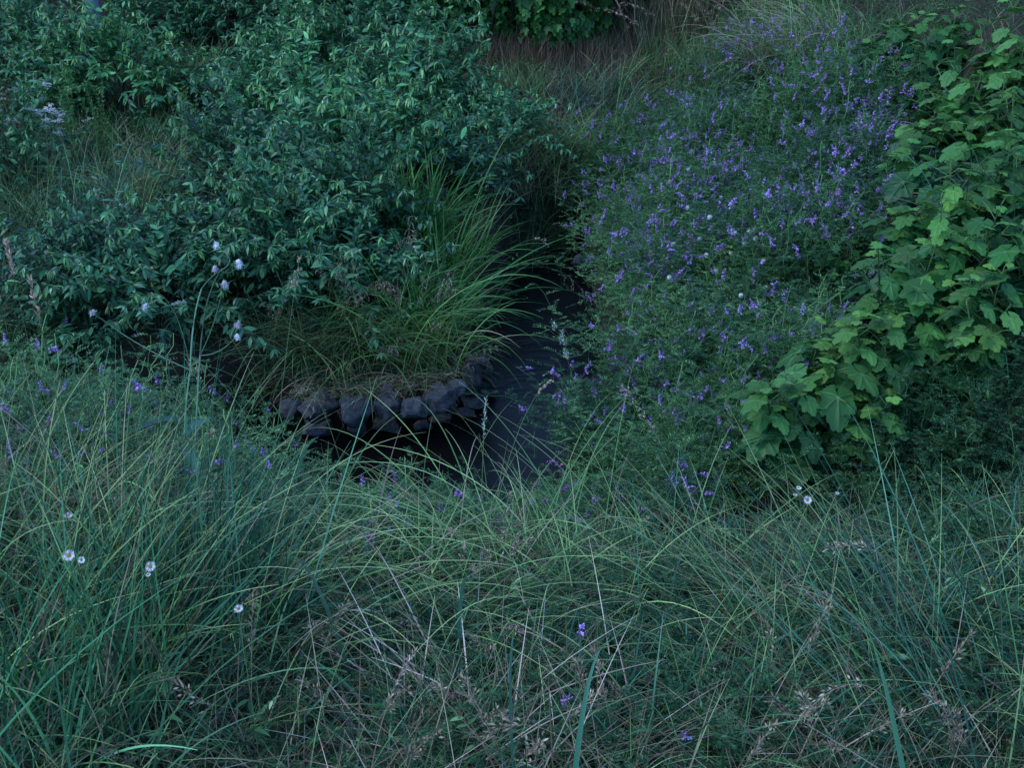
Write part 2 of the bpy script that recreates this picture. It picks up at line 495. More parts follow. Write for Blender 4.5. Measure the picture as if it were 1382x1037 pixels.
def diamond_tmpl(w=0.3, z=0.0):
    V = np.array([(0, 0, 0), (0.5, -w / 2, z), (1, 0, 0), (0.5, w / 2, z)], float)
    return V, np.array([(0, 1, 2, 3)]), np.zeros((0, 3), int), np.zeros(4)


def lobed_tmpl(lobes, serr=0.05, heart=0.25, rings=5, na=72, seed=0, pucker=0.075, droop=0.22):
    """palmate leaf: petiole joins at the origin; lobes = [(angle, length, width)]"""
    rr = random.Random(seed)
    ang = np.linspace(-math.pi + 0.12, math.pi - 0.12, na)
    rad = np.full(na, 0.0)
    for (a, l, w) in lobes:
        rad = np.maximum(rad, l * np.exp(-np.abs((ang - a) / w) ** 1.7))
    rad = np.maximum(rad, heart)
    rad *= 1 + serr * np.sign(np.sin(np.arange(na) * math.pi / 1.5 + 0.3)) * 0.9
    vein = np.zeros(na)
    for (a, l, w) in lobes: vein = np.maximum(vein, np.exp(-((ang - a) / 0.07) ** 2))
    V = [(0, 0, 0)]; g = [1.0]
    for k in range(1, rings + 1):
        f = k / rings
        for j in range(na):
            r_ = rad[j] * f
            x, y = r_ * math.cos(ang[j]), r_ * math.sin(ang[j])
            z = pucker * (vein[j] - 0.6) * math.sin(f * math.pi) * 1.2 - droop * (x * x * 0.8 + y * y * 0.9) + 0.012 * math.sin(9 * x + 7 * y + seed)
            V.append((x, y, z)); g.append(vein[j] * (1 - 0.5 * f))
    T = [(0, 1 + j, 2 + j) for j in range(na - 1)]
    Q = []
    for k in range(rings - 1):
        a = 1 + k * na
        Q += [(a + j, a + na + j, a + na + j + 1, a + j + 1) for j in range(na - 1)]
    V = np.array(V, float)
    return V, np.array(Q), np.array(T), np.array(g)


LEAF = leaf_tmpl()
LEAF_NARROW = leaf_tmpl(0.24, 4, 0.35, 0.35)
LEAFLET = leaf_tmpl(0.36, 2, 0.2, 0.05, 0.5)
DIAM = diamond_tmpl(0.3)
LOBED = [lobed_tmpl([(0, 1.0, 0.78), (0.85, 0.82, 0.72), (-0.85, 0.82, 0.72), (1.8, 0.66, 0.8), (-1.8, 0.66, 0.8)], 0.035, 0.56, seed=1),
         lobed_tmpl([(0, 1.05, 0.85), (0.9, 0.76, 0.95), (-0.9, 0.76, 0.95), (1.9, 0.62, 0.9), (-1.9, 0.62, 0.9)], 0.035, 0.56, seed=2),
         lobed_tmpl([(0, 1.0, 0.72), (0.95, 0.68, 0.8), (-0.95, 0.68, 0.8), (2.1, 0.56, 0.8), (-2.1, 0.56, 0.8)], 0.035, 0.5, seed=3),
         lobed_tmpl([(0, 1.0, 0.95), (0.9, 0.66, 1.0), (-0.8, 0.74, 0.8), (2.0, 0.55, 0.9), (-2.0, 0.52, 0.9)], 0.035, 0.48, seed=9, pucker=.09, droop=.42)]
HEART = lobed_tmpl([(0, 1.0, 0.55), (0.9, 0.62, 0.8), (-0.9, 0.62, 0.8), (2.0, 0.5, 0.7), (-2.0, 0.5, 0.7)], 0.0, 0.38, rings=2, na=20, seed=5)
CLOVER = lobed_tmpl([(0, 0.5, 0.7), (1.6, 0.5, 0.6), (-1.6, 0.5, 0.6)], 0.0, 0.12, rings=1, na=18, seed=6, droop=0.05)


# ------------------------------------------------------------------ shrubs
def shrub_meshes(seed, w=1.0, h=0.8, nshoot=150):
    """returns branches, leaves, young leaves, bud clusters of a mounded shrub (base at origin)"""
    br, lf, yg, bd = MB(), MB(), MB(), MB()
    g0 = np.random.default_rng(seed)
    # main stems
    n = 16
    az = g0.uniform(0, 2 * np.pi, n)
    st = arcs(np.c_[g0.normal(0, .06, n), g0.normal(0, .06, n), np.full(n, -0.05)], az, g0.uniform(0.1, 0.7, n), g0.uniform(0.2, 0.9, n), g0.uniform(0.6, 1.0, n) * h, 7)
    tube(br, st, 0.009, 4, taper=0.35)
    # shoots: start inside the mound, arch outward and up, tips nod over
    n = nshoot
    nl_ = 10
    laz = np.arange(nl_) * 2.4 + g0.normal(0, .3, nl_); lel = np.arccos(1 - (np.arange(nl_) + .5) / nl_ * 1.0); lr = g0.uniform(.65, 1.35, nl_)
    pk = g0.integers(0, nl_, n)
    az = laz[pk] + g0.normal(0, .23, n) / np.maximum(.35, np.sin(lel[pk]))
    el = np.clip(np.abs(lel[pk] + g0.normal(0, .19, n)), 0, 1.7)      # from the top down to the sides
    rr = g0.uniform(0.38, 0.80, n) * lr[pk]
    base = np.stack([rr * np.sin(el) * np.cos(az) * w * 0.5, rr * np.sin(el) * np.sin(az) * w * 0.5, (0.12 + rr * np.cos(el)) * h * 0.95], -1)
    azs = az + g0.normal(0, 0.5, n)
    L = g0.uniform(0.20, 0.42, n) * (0.6 + 0.5 * w)
    pts = arcs(base, azs, el * 0.75 + g0.normal(0, .2, n), g0.uniform(0.3, 1.0, n), L, 8)
    tube(br, pts, 0.0028, 3, taper=0.4)
    tg = tangents(pts)
    sd = nrm(np.cross(tg, np.array([0, 0, 1.0])) + 1e-4)
    lsz = g0.uniform(.75, 1.2, n)
    for k in range(1, 9):
        for sgn in (-1, 1):
            keep = g0.random(n) < 0.85
            p = pts[keep, k]; t = tg[keep, k]; s = sd[keep, k] * sgn
            m = keep.sum()
            upv = np.array([0, 0, 1.0]) + g0.normal(0, .48, (m, 3))
            d = nrm(t * g0.uniform(.3, .9, (m, 1)) + s * g0.uniform(.6, 1.1, (m, 1)) + np.c_[g0.normal(0, .25, m), g0.normal(0, .25, m), g0.uniform(-1.0, .25, m)])
            size = g0.uniform(0.042, 0.084, m) * lsz[keep] * (1.0 if k < 7 else 0.75)
            bake(lf, LEAF, p, frames(d, upv), size * 1.15)
            if sgn > 0:                                  # leaf along the shoot
                d2 = nrm(t + np.c_[g0.normal(0, .3, m), g0.normal(0, .3, m), g0.uniform(-.4, .1, m)])
                bake(lf, LEAF, p, frames(d2, upv), size * 1.05)
    # pale drooping young leaves at the tip of many shoots
    pick = (g0.random(n) < 0.75) & (el < 1.2)
    p = pts[pick, -1]; m0 = pick.sum()
    for q in range(10):
        a = g0.uniform(0, 2 * np.pi, m0)
        d = np.c_[np.cos(a) * .6, np.sin(a) * .6, g0.uniform(-1.2, 0.25, m0)]
        bake(yg, LEAF_NARROW, p + g0.normal(0, .006, (m0, 3)), frames(d, np.c_[np.cos(a), np.sin(a), np.full(m0, .5)]), g0.uniform(0.036, 0.074, m0))
    pk2 = g0.random(m0) < 0.5
    for q in range(6):
        m1 = pk2.sum(); a = g0.uniform(0, 2 * np.pi, m1)
        d = np.c_[np.cos(a) * .8, np.sin(a) * .8, g0.uniform(0, 1, m1)]
        bake(bd, LEAFLET, p[pk2], frames(d, np.tile([0, .3, 1.0], (m1, 1))), g0.uniform(.012, .026, m1))
    return [('branches', br.mesh('branches', M['shrub_wood'])), ('foliage', merged('foliage', [(lf, M['shrub_leaf']), (yg, M['young_leaf']), (bd, M['bud'])]))]


SHR = [shrub_meshes(11, 1.0, 0.72, 150), shrub_meshes(23, 1.1, 0.8, 175), shrub_meshes(31, .9, 0.95, 150), shrub_meshes(47, 1.2, 0.48, 130)]


def put(name, label, cat, variant, loc, rz, sc, group=None, sink=0.0):
    t = thing(name, label, cat, (loc[0], loc[1], loc[2] - sink), rz, group, sc)
    for pn, me in variant: link(pn, me, t)
    return t


shrubs = [  # px, py (mid of the crown), lift, variant, scale, label
    (30, 36, .35, 2, 1.1, 'bright green leafy shrub at the top left corner left of the pale post'),
    (228, 24, .35, 1, .95, 'leafy shrub just right of the pale post at the top edge'),
    (300, 12, .35, 0, 1.0, 'leafy shrub on the skyline between the post and the tallest thicket'),
    (395, 18, .35, 2, 1.1, 'back shrub with upright shoots cut by the top edge above the thicket'),
    (500, 8, .35, 1, 1.1, 'dark back shrub at the top edge left of the vine hedge'),
    (590, 22, .35, 0, 1.0, 'shrub touching the left end of the vine hedge'),
    (60, 85, .35, 1, 1.05, 'broad shrub on the far left above the small white flowers'),
    (165, 100, .35, 1, 1.1, 'dark blue-green shrub below the pale post'),
    (390, 75, .35, 1, 1.1, 'dense shrub in the middle of the back thicket'),
    (480, 72, .4, 2, 1.15, 'tall bushy shrub at the top of the central thicket'),
    (560, 100, .4, 1, 1.1, 'full shrub on the right shoulder of the thicket'),
    (600, 140, .3, 0, .9, 'shrub at the right edge of the thicket beside the dry path'),
    (680, 165, .2, 3, .7, 'low spreading shrub reaching out over the vetch by the path'),
    (352, 150, .35, 2, .95, 'upright shrub on the left side of the thicket'),
    (430, 165, .35, 0, 1.15, 'shrub in the thicket with many pale nodding tips'),
    (525, 190, .35, 1, 1.0, 'shrub behind the bright broad-bladed sedge'),
    (600, 205, .3, 3, .9, 'small shrub right behind the bright sedge'),
    (325, 235, .35, 1, 1.05, 'shrub beside the fine straw-tinted grass on the left'),
    (420, 255, .35, 0, 1.1, 'shrub in the front of the thicket left of the sedge'),
    (480, 290, .3, 2, .85, 'front shrub touching the left side of the bright sedge'),
    (380, 330, .3, 1, .95, 'dark shrub overhanging the bank behind the thistle puffs'),
    (300, 345, .25, 3, .95, 'low shrub directly behind the white thistle puffs'),
    (470, 370, .22, 3, .85, 'low shrub spreading over the drooping grass above the stones'),
    (150, 350, .25, 3, 1.0, 'sprawling shrub below the fine straw-tinted grass'),
    (215, 385, .22, 3, .95, 'sprawling dark shrub left of the thistle stems'),
    (80, 375, .25, 0, .75, 'small shrub near the left edge among fine dark grass'),
    (25, 210, .3, 2, .85, 'shrub at the left edge under the cluster of tiny white flowers'),
]
for i, (px, py, lift, v, sc, lab) in enumerate(shrubs):
    q = ground_at(px, py, lift)
    put('leafy_shrub', lab, 'shrub', SHR[v], q, rng.uniform(0, 6.28), sc * rng.uniform(.82, .98), 'leafy shrubs of the left-hand thicket')


# ------------------------------------------------------------------ large-leaved plants on the right
def lobed_plant(seed, nst=3, h=0.6, nl=9, big=0.13):
    st, lf = MB(), MB()
    g0 = np.random.default_rng(seed)
    for s in range(nst):
        az = g0.uniform(0, 2 * np.pi)
        hh = h * g0.uniform(.75, 1.1)
        pts = arcs(np.array([[g0.normal(0, .07), g0.normal(0, .07), -.05]]), np.array([az]), np.array([g0.uniform(.05, .35)]), np.array([g0.uniform(-.1, .5)]), np.array([hh]), 16)
        tube(st, pts, 0.006, 5, taper=0.45)
        pts = pts[0]
        for k in range(nl):
            f = 0.22 + 0.78 * k / (nl - 1)
            p = pts[min(16, int(round(f * 16)))]
            a = s * 1.3 + k * 2.4 + g0.normal(0, .25)
            size = big * (1.0 - 0.6 * f ** 3) * g0.uniform(.75, 1.15)
            pl = (0.6 + 0.9 * g0.random()) * size
            out = np.array([math.cos(a), math.sin(a), 0])
            e = p + out * pl * .9 + np.array([0, 0, pl * (0.45 + .3 * f)])
            tube(st, bez(p, p + out * pl * .45 + np.array([0, 0, pl * .45]), e, 6), 0.0022, 4, taper=.8)
            d = out + np.array([0, 0, g0.uniform(-.75, -.1) if f < .85 else g0.uniform(-.2, .5)])
            up = np.array([g0.normal(0, .22), g0.normal(0, .22), 1.0]) + out * .45
            tm = LOBED[g0.integers(0, 4)]
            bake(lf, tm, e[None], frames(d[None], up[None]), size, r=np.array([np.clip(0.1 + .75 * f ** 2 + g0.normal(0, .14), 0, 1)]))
    return [('stem', st.mesh('stem', M['green_stem'])), ('foliage', lf.mesh('foliage', M['lobed_leaf']))]


LOBP = [lobed_plant(3, 5, .5, 13, .112), lobed_plant(5, 6, .55, 14, .098), lobed_plant(8, 4, .45, 12, .128), lobed_plant(9, 7, .55, 14, .085)]
lob = [
    (1075, 600, .18, 0, .95, 'lowest large-leaved plant, hanging over the vetch above the small daisies'),
    (1150, 500, .3, 2, 1.0, 'large-leaved plant with broad pointed leaves above the lowest one'),
    (1200, 470, .3, 0, .9, 'dark large-leaved plant in the shaded hollow at right'),
    (1190, 390, .35, 1, 1.0, 'large-leaved plant in the middle of the right-hand stand'),
    (1265, 375, .35, 2, 1.0, 'plant with the biggest round leaf in the right-hand stand'),
    (1350, 370, .35, 0, .75, 'large-leaved plant at the right edge above the shaded tangle'),
    (1330, 320, .35, 1, .95, 'large-leaved plant at the right edge halfway up the stand'),
    (1250, 310, .3, 0, .9, 'large-leaved plant beside the wiry grass in the right-hand stand'),
    (1215, 240, .35, 3, .9, 'large-leaved plant at the left margin of the upper stand'),
    (1290, 220, .35, 2, .95, 'dark broad-leaved plant in the middle of the upper stand'),
    (1360, 225, .35, 3, 1.0, 'dark large-leaved plant at the right edge of the upper stand'),
    (1290, 110, .4, 1, 1.1, 'tallest bright large-leaved plant in the upper right'),
    (1355, 130, .4, 3, 1.0, 'large-leaved plant right beside the tallest bright one'),
    (1250, 165, .35, 0, .9, 'large-leaved plant under the tallest bright one'),
    (1365, 40, .4, 1, 1.0, 'large-leaved plant in the top right corner'),
    (1290, 22, .4, 3, .95, 'large-leaved plant at the top edge left of the corner one'),
    (1220, 30, .35, 2, .9, 'yellowish large-leaved plant at the top edge beside the arching dry grass'),
    (1165, 62, .3, 0, .65, 'small large-leaved plant alone among the vetch near the top'),
    (1140, 345, .2, 3, .55, 'small large-leaved plant at the foot of the stand by the white clover'),
    (1330, 270, .35, 1, .95, 'large-leaved plant filling the right side of the stand below the dark broad one'),
    (1235, 345, .3, 2, .9, 'large-leaved plant left of the wiry grass halfway down'),
    (1320, 180, .35, 2, 1.0, 'large-leaved plant behind the tallest bright one'),
    (1240, 95, .35, 3, .95, 'large-leaved plant on the left shoulder of the tallest bright one'),
    (1130, 560, .25, 2, .8, 'large-leaved plant tucked right of the lowest one'),
    (1310, 425, .3, 1, .85, 'large-leaved plant at the bottom of the stand above the dark hollow'),
    (1235, 435, .3, 0, .85, 'large-leaved plant just left of the dark hollow'),
    (1375, 300, .35, 2, .9, 'big-leaved plant cut by the right edge halfway up'),
    (1050, 545, .2, 3, .5, 'small pale large-leaved plant reaching left into the vetch'),
]
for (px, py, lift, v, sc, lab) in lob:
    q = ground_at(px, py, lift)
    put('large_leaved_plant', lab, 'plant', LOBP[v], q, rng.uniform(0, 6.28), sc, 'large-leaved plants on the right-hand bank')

# ------------------------------------------------------------------ vetch
def vetch_foliage(seed, rad=.3, h=.3, nst=34, ll=.016, near=False):
    st, g0 = MB(), np.random.default_rng(seed)
    n = nst
    base = np.c_[g0.normal(0, rad * .45, n), g0.normal(0, rad * .45, n), np.full(n, -.02)]
    az = g0.uniform(0, 2 * np.pi, n)
    pts = arcs(base, az, g0.uniform(-.3, .7, n), g0.uniform(.2, 1.5, n), g0.uniform(.7, 1.25, n) * h * 1.25, 9)
    pts[..., 2] = np.maximum(pts[..., 2], .01)
    pts[:, 1:] += g0.normal(0, .008, pts[:, 1:].shape)
    ribbon(st, pts, np.full(n, .0026), prof=np.full(10, 1.0), r=np.full(n, .95), b=np.full(n, .8))
    tg = tangents(pts)
    for k in range(2, 10):
        a = g0.uniform(0, 2 * np.pi, n)
        d = nrm(np.c_[np.cos(a), np.sin(a), g0.uniform(-.2, .7, n)] + .4 * tg[:, k])
        Lr = g0.uniform(.04, .075, n) * (ll / .016)
        rach = arcs(pts[:, k], np.arctan2(d[:, 1], d[:, 0]), np.arccos(np.clip(d[:, 2], -1, 1)), g0.uniform(.2, .9, n), Lr, 6)
        ribbon(st, rach, np.full(n, .0012), prof=np.full(7, 1.0), r=np.full(n, .8))
        rt = tangents(rach); sd = nrm(np.cross(rt, np.array([0, 0, 1.0])) + 1e-4)
        for j in range(1, 7):
            for sg in (-1, 1):
                dd = rt[:, j] * .5 + sd[:, j] * sg + np.array([0, 0, .15])
                up = np.array([0, 0, 1.0]) + g0.normal(0, .35, (n, 3))
                bake(st, LEAFLET if near else DIAM, rach[:, j], frames(dd, up), g0.uniform(.8, 1.2, n) * ll)
    return st.mesh('foliage', M['vetch_leaf']), pts


def spike_mesh(seed, L=.055, nf=16):
    """a one-sided raceme of small tubular violet flowers on its stalk; origin at the stalk's foot"""
    mb = MB(); g0 = np.random.default_rng(seed)
    fw = MB()
    F = []
    V = []
    prof = [(0, .04), (.25, .16), (.6, .17), (.85, .26), (1.0, .05)]
    for (u, r_) in prof:
        for s in range(5): V.append((u, r_ * math.cos(s * 1.2566), r_ * math.sin(s * 1.2566) * .8))
    Q = []
    for i in range(4):
        for s in range(5): Q.append((i * 5 + s, i * 5 + (s + 1) % 5, (i + 1) * 5 + (s + 1) % 5, (i + 1) * 5 + s))
    tm = (np.array(V), np.array(Q), np.zeros((0, 3), int), np.array([u for (u, r_) in prof for s in range(5)]))
    k = np.arange(nf) / nf
    z = .03 + L * k
    a = g0.normal(0, .9, nf)
    pos = np.c_[np.zeros(nf), .006 * np.sin(k * 3), z]
    d = np.c_[np.cos(a) * .8, np.sin(a) * .8, -.35 + k * 1.0]
    bake(fw, tm, pos, frames(d, np.tile([0, 0, 1.0], (nf, 1)) + .01), g0.uniform(.010, .015, nf) * (1.05 - .55 * k), r=np.clip(.25 + .6 * (1 - k) + g0.normal(0, .15, nf), 0, 1))
    tube(fw, np.array([[0, 0, 0], [0, .002, .03], [0, .004, .03 + L]]), .0012, 3, r=np.array([.1]), b=np.array([0.]))
    return fw.mesh('flower_spike', M['vetch_flower'])


SPK = [spike_mesh(i, .020 + .005 * i, 8 + 2 * i) for i in range(4)]
VET = [vetch_foliage(100 + i, .30, .26, 46) for i in range(5)]
VETL = [vetch_foliage(140 + i, .22, .17, 36) for i in range(3)]


def pod_mesh():
    V, Q = [], []
    m = 8
    for i in range(m + 1):
        u = i / m; w = .13 * math.sin(math.pi * min(1, u * .96 + .04)) ** .55 + .004; th = .035 * math.sin(math.pi * u) + .002 + .012 * (i % 2)
        for (a, b) in ((w, 0), (0, th), (-w, 0), (0, -th)): V.append((b, a, -u - 0.0))
    for i in range(m):
        for s in range(4): Q.append((i * 4 + s, i * 4 + (s + 1) % 4, i * 4 + 4 + (s + 1) % 4, i * 4 + 4 + s))
    return MB().add(np.array(V) * .042, Q).mesh('seed_pod', M['pod'])


POD = pod_mesh()


def vetch_plant(loc, label, group, nsp, low=False, pods=0, sc=1.0, pool=None):
    pool = pool or (VETL if low else VET)
    me, pts = pool[rng.integers(0, len(pool))]
    rz = rng.uniform(0, 6.28)
    t = thing('vetch_plant', label, 'vetch', loc, rz, group, sc)
    link('foliage', me, t)
    tips = pts[:, 4:].reshape(-1, 3)
    top = tips[tips[:, 2] > np.percentile(tips[:, 2], 55)]
    for k in range(nsp):
        p = top[rng.integers(0, len(top))]
        link('flower_spike', SPK[rng.integers(0, 4)], t, p - np.array([0, 0, .005]), (rng.normal(0, .6), rng.normal(0, .6), rng.uniform(0, 6.28)), rng.uniform(.9, 1.3))
    for k in range(pods):
        p = tips[rng.integers(0, len(tips))]
        link('seed_pod', POD, t, p, (rng.normal(0, .3), rng.normal(0, .3), rng.uniform(0, 6.28)), rng.uniform(.7, 1.1))
    return t


def poly_scatter(pxpoly, n, lift=.15, mind=.0, clear=.0):
    """points on the ground seen inside a patch of the bank, evenly spread over the ground"""
    pp = np.array(pxpoly, float)
    out = []
    x0, y0, x1, y1 = pp[:, 0].min(), pp[:, 1].min(), pp[:, 0].max(), pp[:, 1].max()
    tries = 0
    while len(out) < n and tries < n * 60:
        tries += 1
        px, py = rng.uniform(x0, x1), rng.uniform(y0, y1)
        ins = False
        for i in range(len(pp)):
            ax, ay = pp[i]; bx, by = pp[(i + 1) % len(pp)]
            if (ay > py) != (by > py) and px < (bx - ax) * (py - ay) / (by - ay) + ax: ins = not ins
        if not ins: continue
        q = ground_at(px, py, lift)
        if sdf(q[0], q[1]) < clear: continue
        if mind and any(np.hypot(q[0] - o[0], q[1] - o[1]) < mind for o in out): continue
        out.append(q)
    return out


SLOPE = [(812, 360), (790, 290), (700, 200), (830, 180), (900, 150), (960, 90), (1010, 40), (1130, 60), (1200, 140), (1185, 230), (1150, 330), (1060, 400), (1130, 440), (1060, 500), (1020, 600), (940, 640), (850, 630), (812, 600), (835, 520), (830, 440)]
for q in poly_scatter(SLOPE, 190, .18, .12, .30):
    dr = max(0.1, .65 + .55 * math.sin(4.1 * q[0] + 1.3 * q[1]) * math.sin(2.9 * q[1] - 1.1 * q[0] + 1) + .3 * math.sin(9 * q[0] + 7 * q[1])) * (1.0 if q[1] < 8.5 else .55)
    vetch_plant(q, 'purple-flowered vetch carpeting the slope right of the creek', 'vetch plants on the right-hand slope', int(rng.poisson(21 * dr)), sc=rng.uniform(.8, 1.3))
for q in poly_scatter([(0, 430), (130, 440), (240, 520), (330, 560), (360, 600), (300, 640), (150, 620), (0, 560)], 16, .2, .2):
    vetch_plant(q, 'purple-flowered vetch on the left side of the near bank', 'vetch plants on the near bank at left', int(rng.integers(4, 12)))
for q in poly_scatter([(300, 620), (500, 650), (640, 700), (560, 730), (400, 700), (300, 660)], 14, .1, .10, .2):
    vetch_plant(q, 'low vetch on the near bank just in front of the dark water', 'vetch plants along the near water edge', int(rng.integers(3, 9)), low=True)
for q in poly_scatter([(700, 600), (800, 560), (900, 620), (980, 680), (800, 700), (690, 680)], 16, .12, .12, .18):
    vetch_plant(q, 'vetch with violet spikes on the near bank right of the water', 'vetch plants on the near bank right of the water', int(rng.integers(6, 13)), low=True)
for q in poly_scatter([(640, 150), (800, 170), (780, 215), (650, 210)], 7, .15, .2):
    vetch_plant(q, 'scattered vetch beside the low shrub below the dry path', 'vetch plants below the dry path', int(rng.integers(2, 5)), low=True)

# shaded vetch with pods, lower right
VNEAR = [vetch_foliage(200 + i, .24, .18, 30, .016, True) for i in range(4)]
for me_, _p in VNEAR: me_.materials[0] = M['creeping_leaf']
for q in poly_scatter([(1180, 470), (1382, 430), (1382, 700), (1150, 690), (1130, 600)], 22, .15, .14):
    vetch_plant(q, 'tangled grey-green vetch with seed pods in the shade at the right edge', 'podded vetch in the shaded hollow', int(rng.random() < .25), pods=6, pool=VNEAR)
for q in poly_scatter([(380, 850), (600, 820), (1382, 680), (1382, 1100), (420, 1100)], 46, .12, .14):
    vetch_plant(q, 'vetch tangle with flat green pods in the foreground grass', 'podded vetch in the foreground', int(rng.random() < .12), pods=5, pool=VNEAR, sc=.95)

# ------------------------------------------------------------------ grasses
def blades(mb, n, base, spread, az=None, azs=3.2, lean=(0, .4), bend=(.3, 1.2), L=(.3, .6), w=(.002, .004), segs=8, fold=0, g0=rng):
    b = np.array(base)[None] + np.c_[g0.normal(0, spread, n), g0.normal(0, spread, n), np.zeros(n)]
    a = g0.uniform(0, 2 * np.pi, n) if az is None else g0.normal(az, azs, n)
    pts = arcs(b, a, g0.uniform(*lean, n), g0.uniform(*bend, n), g0.uniform(*L, n), segs)
    ribbon(mb, pts, g0.uniform(*w, n), fold=fold, roll=g0.normal(0, .7, n))
    return pts


def tussock_mesh(kind, seed, az=None, n=130, L=(.35, .75), w=(.002, .004), lean=(.05, .5), bend=(.5, 1.8), spread=.05, azs=.8, fold=0, dry=.12, segs=9):
    g0 = np.random.default_rng(seed)
    mb = MB(); blades(mb, n, (0, 0, -.03), spread, az, azs, lean, bend, L, w, segs, fold, g0)
    parts = [('blades', mb.mesh('blades', M[kind]))]
    if dry:
        md = MB(); blades(md, max(6, int(n * dry)), (0, 0, -.03), spread, az, azs * 1.3, (lean[0], lean[1] + .4), bend, (L[0] * .6, L[1] * .9), w, segs, 0, g0)
        parts.append(('dead_blades', md.mesh('dead_blades', M['dry_grass'])))
    return parts


def spikelets(mb, pts, nper, spread, size, open_=.5, g0=rng):
    """small pointed husks along the end of a stalk"""
    m = len(pts)
    k = np.sort(g0.uniform(0, 1, nper)); f = k * (m - 1); i = np.minimum(f.astype(int), m - 2)
    p = pts[i] + (pts[i + 1] - pts[i]) * (f - i)[:, None]
    t = nrm(pts[i + 1] - pts[i])
    d = nrm(t + g0.normal(0, open_, (nper, 3)))
    sc = g0.uniform(.7, 1.3, nper) * size
    bake(mb, LEAFLET, p + d * spread * g0.random((nper, 1)), frames(d, g0.normal(0, 1, (nper, 3)) + 1e-3), sc)


def husk_blob(mb, c, d, r_, L, n=26, g0=rng):
    p = np.asarray(c) + g0.normal(0, r_ * .4, (n, 3)) + np.asarray(d) * g0.uniform(0, L, (n, 1))
    dd = nrm(np.asarray(d) + g0.normal(0, .5, (n, 3)))
    bake(mb, LEAFLET, p, frames(dd, g0.normal(0, 1, (n, 3)) + 1e-3), g0.uniform(.7, 1.2, n) * L * .55)


def stalk(base, ctrl, tip, label, group=None, head='loose', hl=.25, mats=('green_stem', 'seed_head'), rad=.0013):
    base = np.array(base, float); ctrl = np.array(ctrl, float) - base; tip = np.array(tip, float) - base
    pts = bez((0, 0, -.02), ctrl, tip, 22)
    t = thing('seed_stalk', label, 'grass stalk', base, 0, group)
    sm = MB(); tube(sm, pts, rad, 4, taper=.5); link('stem', sm.mesh('stem', M[mats[0]]), t)
    hm = MB()
    seg = pts[int(22 * (1 - hl)):]
    if head == 'loose': spikelets(hm, seg, 70, .022, .011, .45)
    elif head == 'tight': spikelets(hm, seg, 90, .003, .010, .35)
    elif head == 'hang':
        for j in range(len(seg)):
            for q in range(2):
                a = rng.uniform(0, 6.28); b_ = bez(seg[j], seg[j] + np.array([math.cos(a) * .02, math.sin(a) * .02, .004]), seg[j] + np.array([math.cos(a) * .035, math.sin(a) * .035, -.045]), 5)
                tube(hm, b_, .0005, 3); spikelets(hm, b_[2:], 9, .002, .009, .3)
    else:
        for f in (0, .3, .55, .8, 1.0):
            j = int(f * (len(seg) - 1)); dd = nrm(seg[-1] - seg[0])
            husk_blob(hm, seg[j] + rng.normal(0, .004, 3), dd, .010, .018, 30)
    link('seed_head', hm.mesh('seed_head', M[mats[1]]), t)
    return t


# named tussocks (individual meshes)

LEFT, RIGHT, TOW, AWAY = math.pi, 0.0, -math.pi / 2, math.pi / 2


def tuss(q, label, parts, sc=1.0, rz=0.0, group='grass tussocks', name='grass_tussock'):
    return put(name, label, 'grass', parts, q, rz, sc, group)


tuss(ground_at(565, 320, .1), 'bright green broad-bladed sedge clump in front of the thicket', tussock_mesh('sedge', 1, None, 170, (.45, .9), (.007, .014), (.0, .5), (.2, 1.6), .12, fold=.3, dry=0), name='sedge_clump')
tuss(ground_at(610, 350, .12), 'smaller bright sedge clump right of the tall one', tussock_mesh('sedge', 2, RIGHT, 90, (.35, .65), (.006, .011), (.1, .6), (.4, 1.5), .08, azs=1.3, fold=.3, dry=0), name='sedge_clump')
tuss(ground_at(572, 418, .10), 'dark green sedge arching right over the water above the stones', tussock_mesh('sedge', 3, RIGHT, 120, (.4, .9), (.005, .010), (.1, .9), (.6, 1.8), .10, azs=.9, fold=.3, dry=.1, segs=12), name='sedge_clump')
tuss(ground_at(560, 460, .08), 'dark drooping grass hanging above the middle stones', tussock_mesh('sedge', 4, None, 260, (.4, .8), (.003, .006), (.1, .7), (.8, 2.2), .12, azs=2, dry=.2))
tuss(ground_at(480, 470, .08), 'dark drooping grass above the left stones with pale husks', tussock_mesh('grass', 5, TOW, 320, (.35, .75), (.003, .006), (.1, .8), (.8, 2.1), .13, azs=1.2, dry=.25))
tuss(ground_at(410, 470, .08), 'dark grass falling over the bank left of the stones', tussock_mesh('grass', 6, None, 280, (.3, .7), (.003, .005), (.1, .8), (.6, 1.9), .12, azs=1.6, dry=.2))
tuss(ground_at(640, 420, .05), 'fine grass rooted at the corner of the stone edging', tussock_mesh('grass', 7, LEFT, 90, (.15, .35), (.003, .005), (.1, .9), (.6, 1.6), .08, azs=1.1, dry=.3))
tuss(ground_at(740, 335, .1), 'dense dark rush hanging over the far end of the water', tussock_mesh('grass', 8, None, 380, (.35, .75), (.002, .004), (.0, .6), (.6, 1.9), .12, dry=.2))
tuss(ground_at(772, 318, .1), 'dark rush hanging from the vetch bank over the far end of the water', tussock_mesh('grass', 88, LEFT, 260, (.35, .7), (.002, .004), (.1, .8), (.6, 1.9), .12, azs=1.6, dry=.2))
tuss(ground_at(700, 345, .1), 'dark rush tussock left of the far end of the water', tussock_mesh('grass', 9, None, 300, (.3, .65), (.002, .004), (.0, .6), (.6, 1.9), .11, dry=.3))
tuss(ground_at(725, 270, .12), 'pale fine grass sweeping left above the far water', tussock_mesh('pale_grass', 10, AWAY, 260, (.35, .7), (.0018, .003), (.1, .6), (.4, 1.6), .14, azs=1.1, dry=.4))
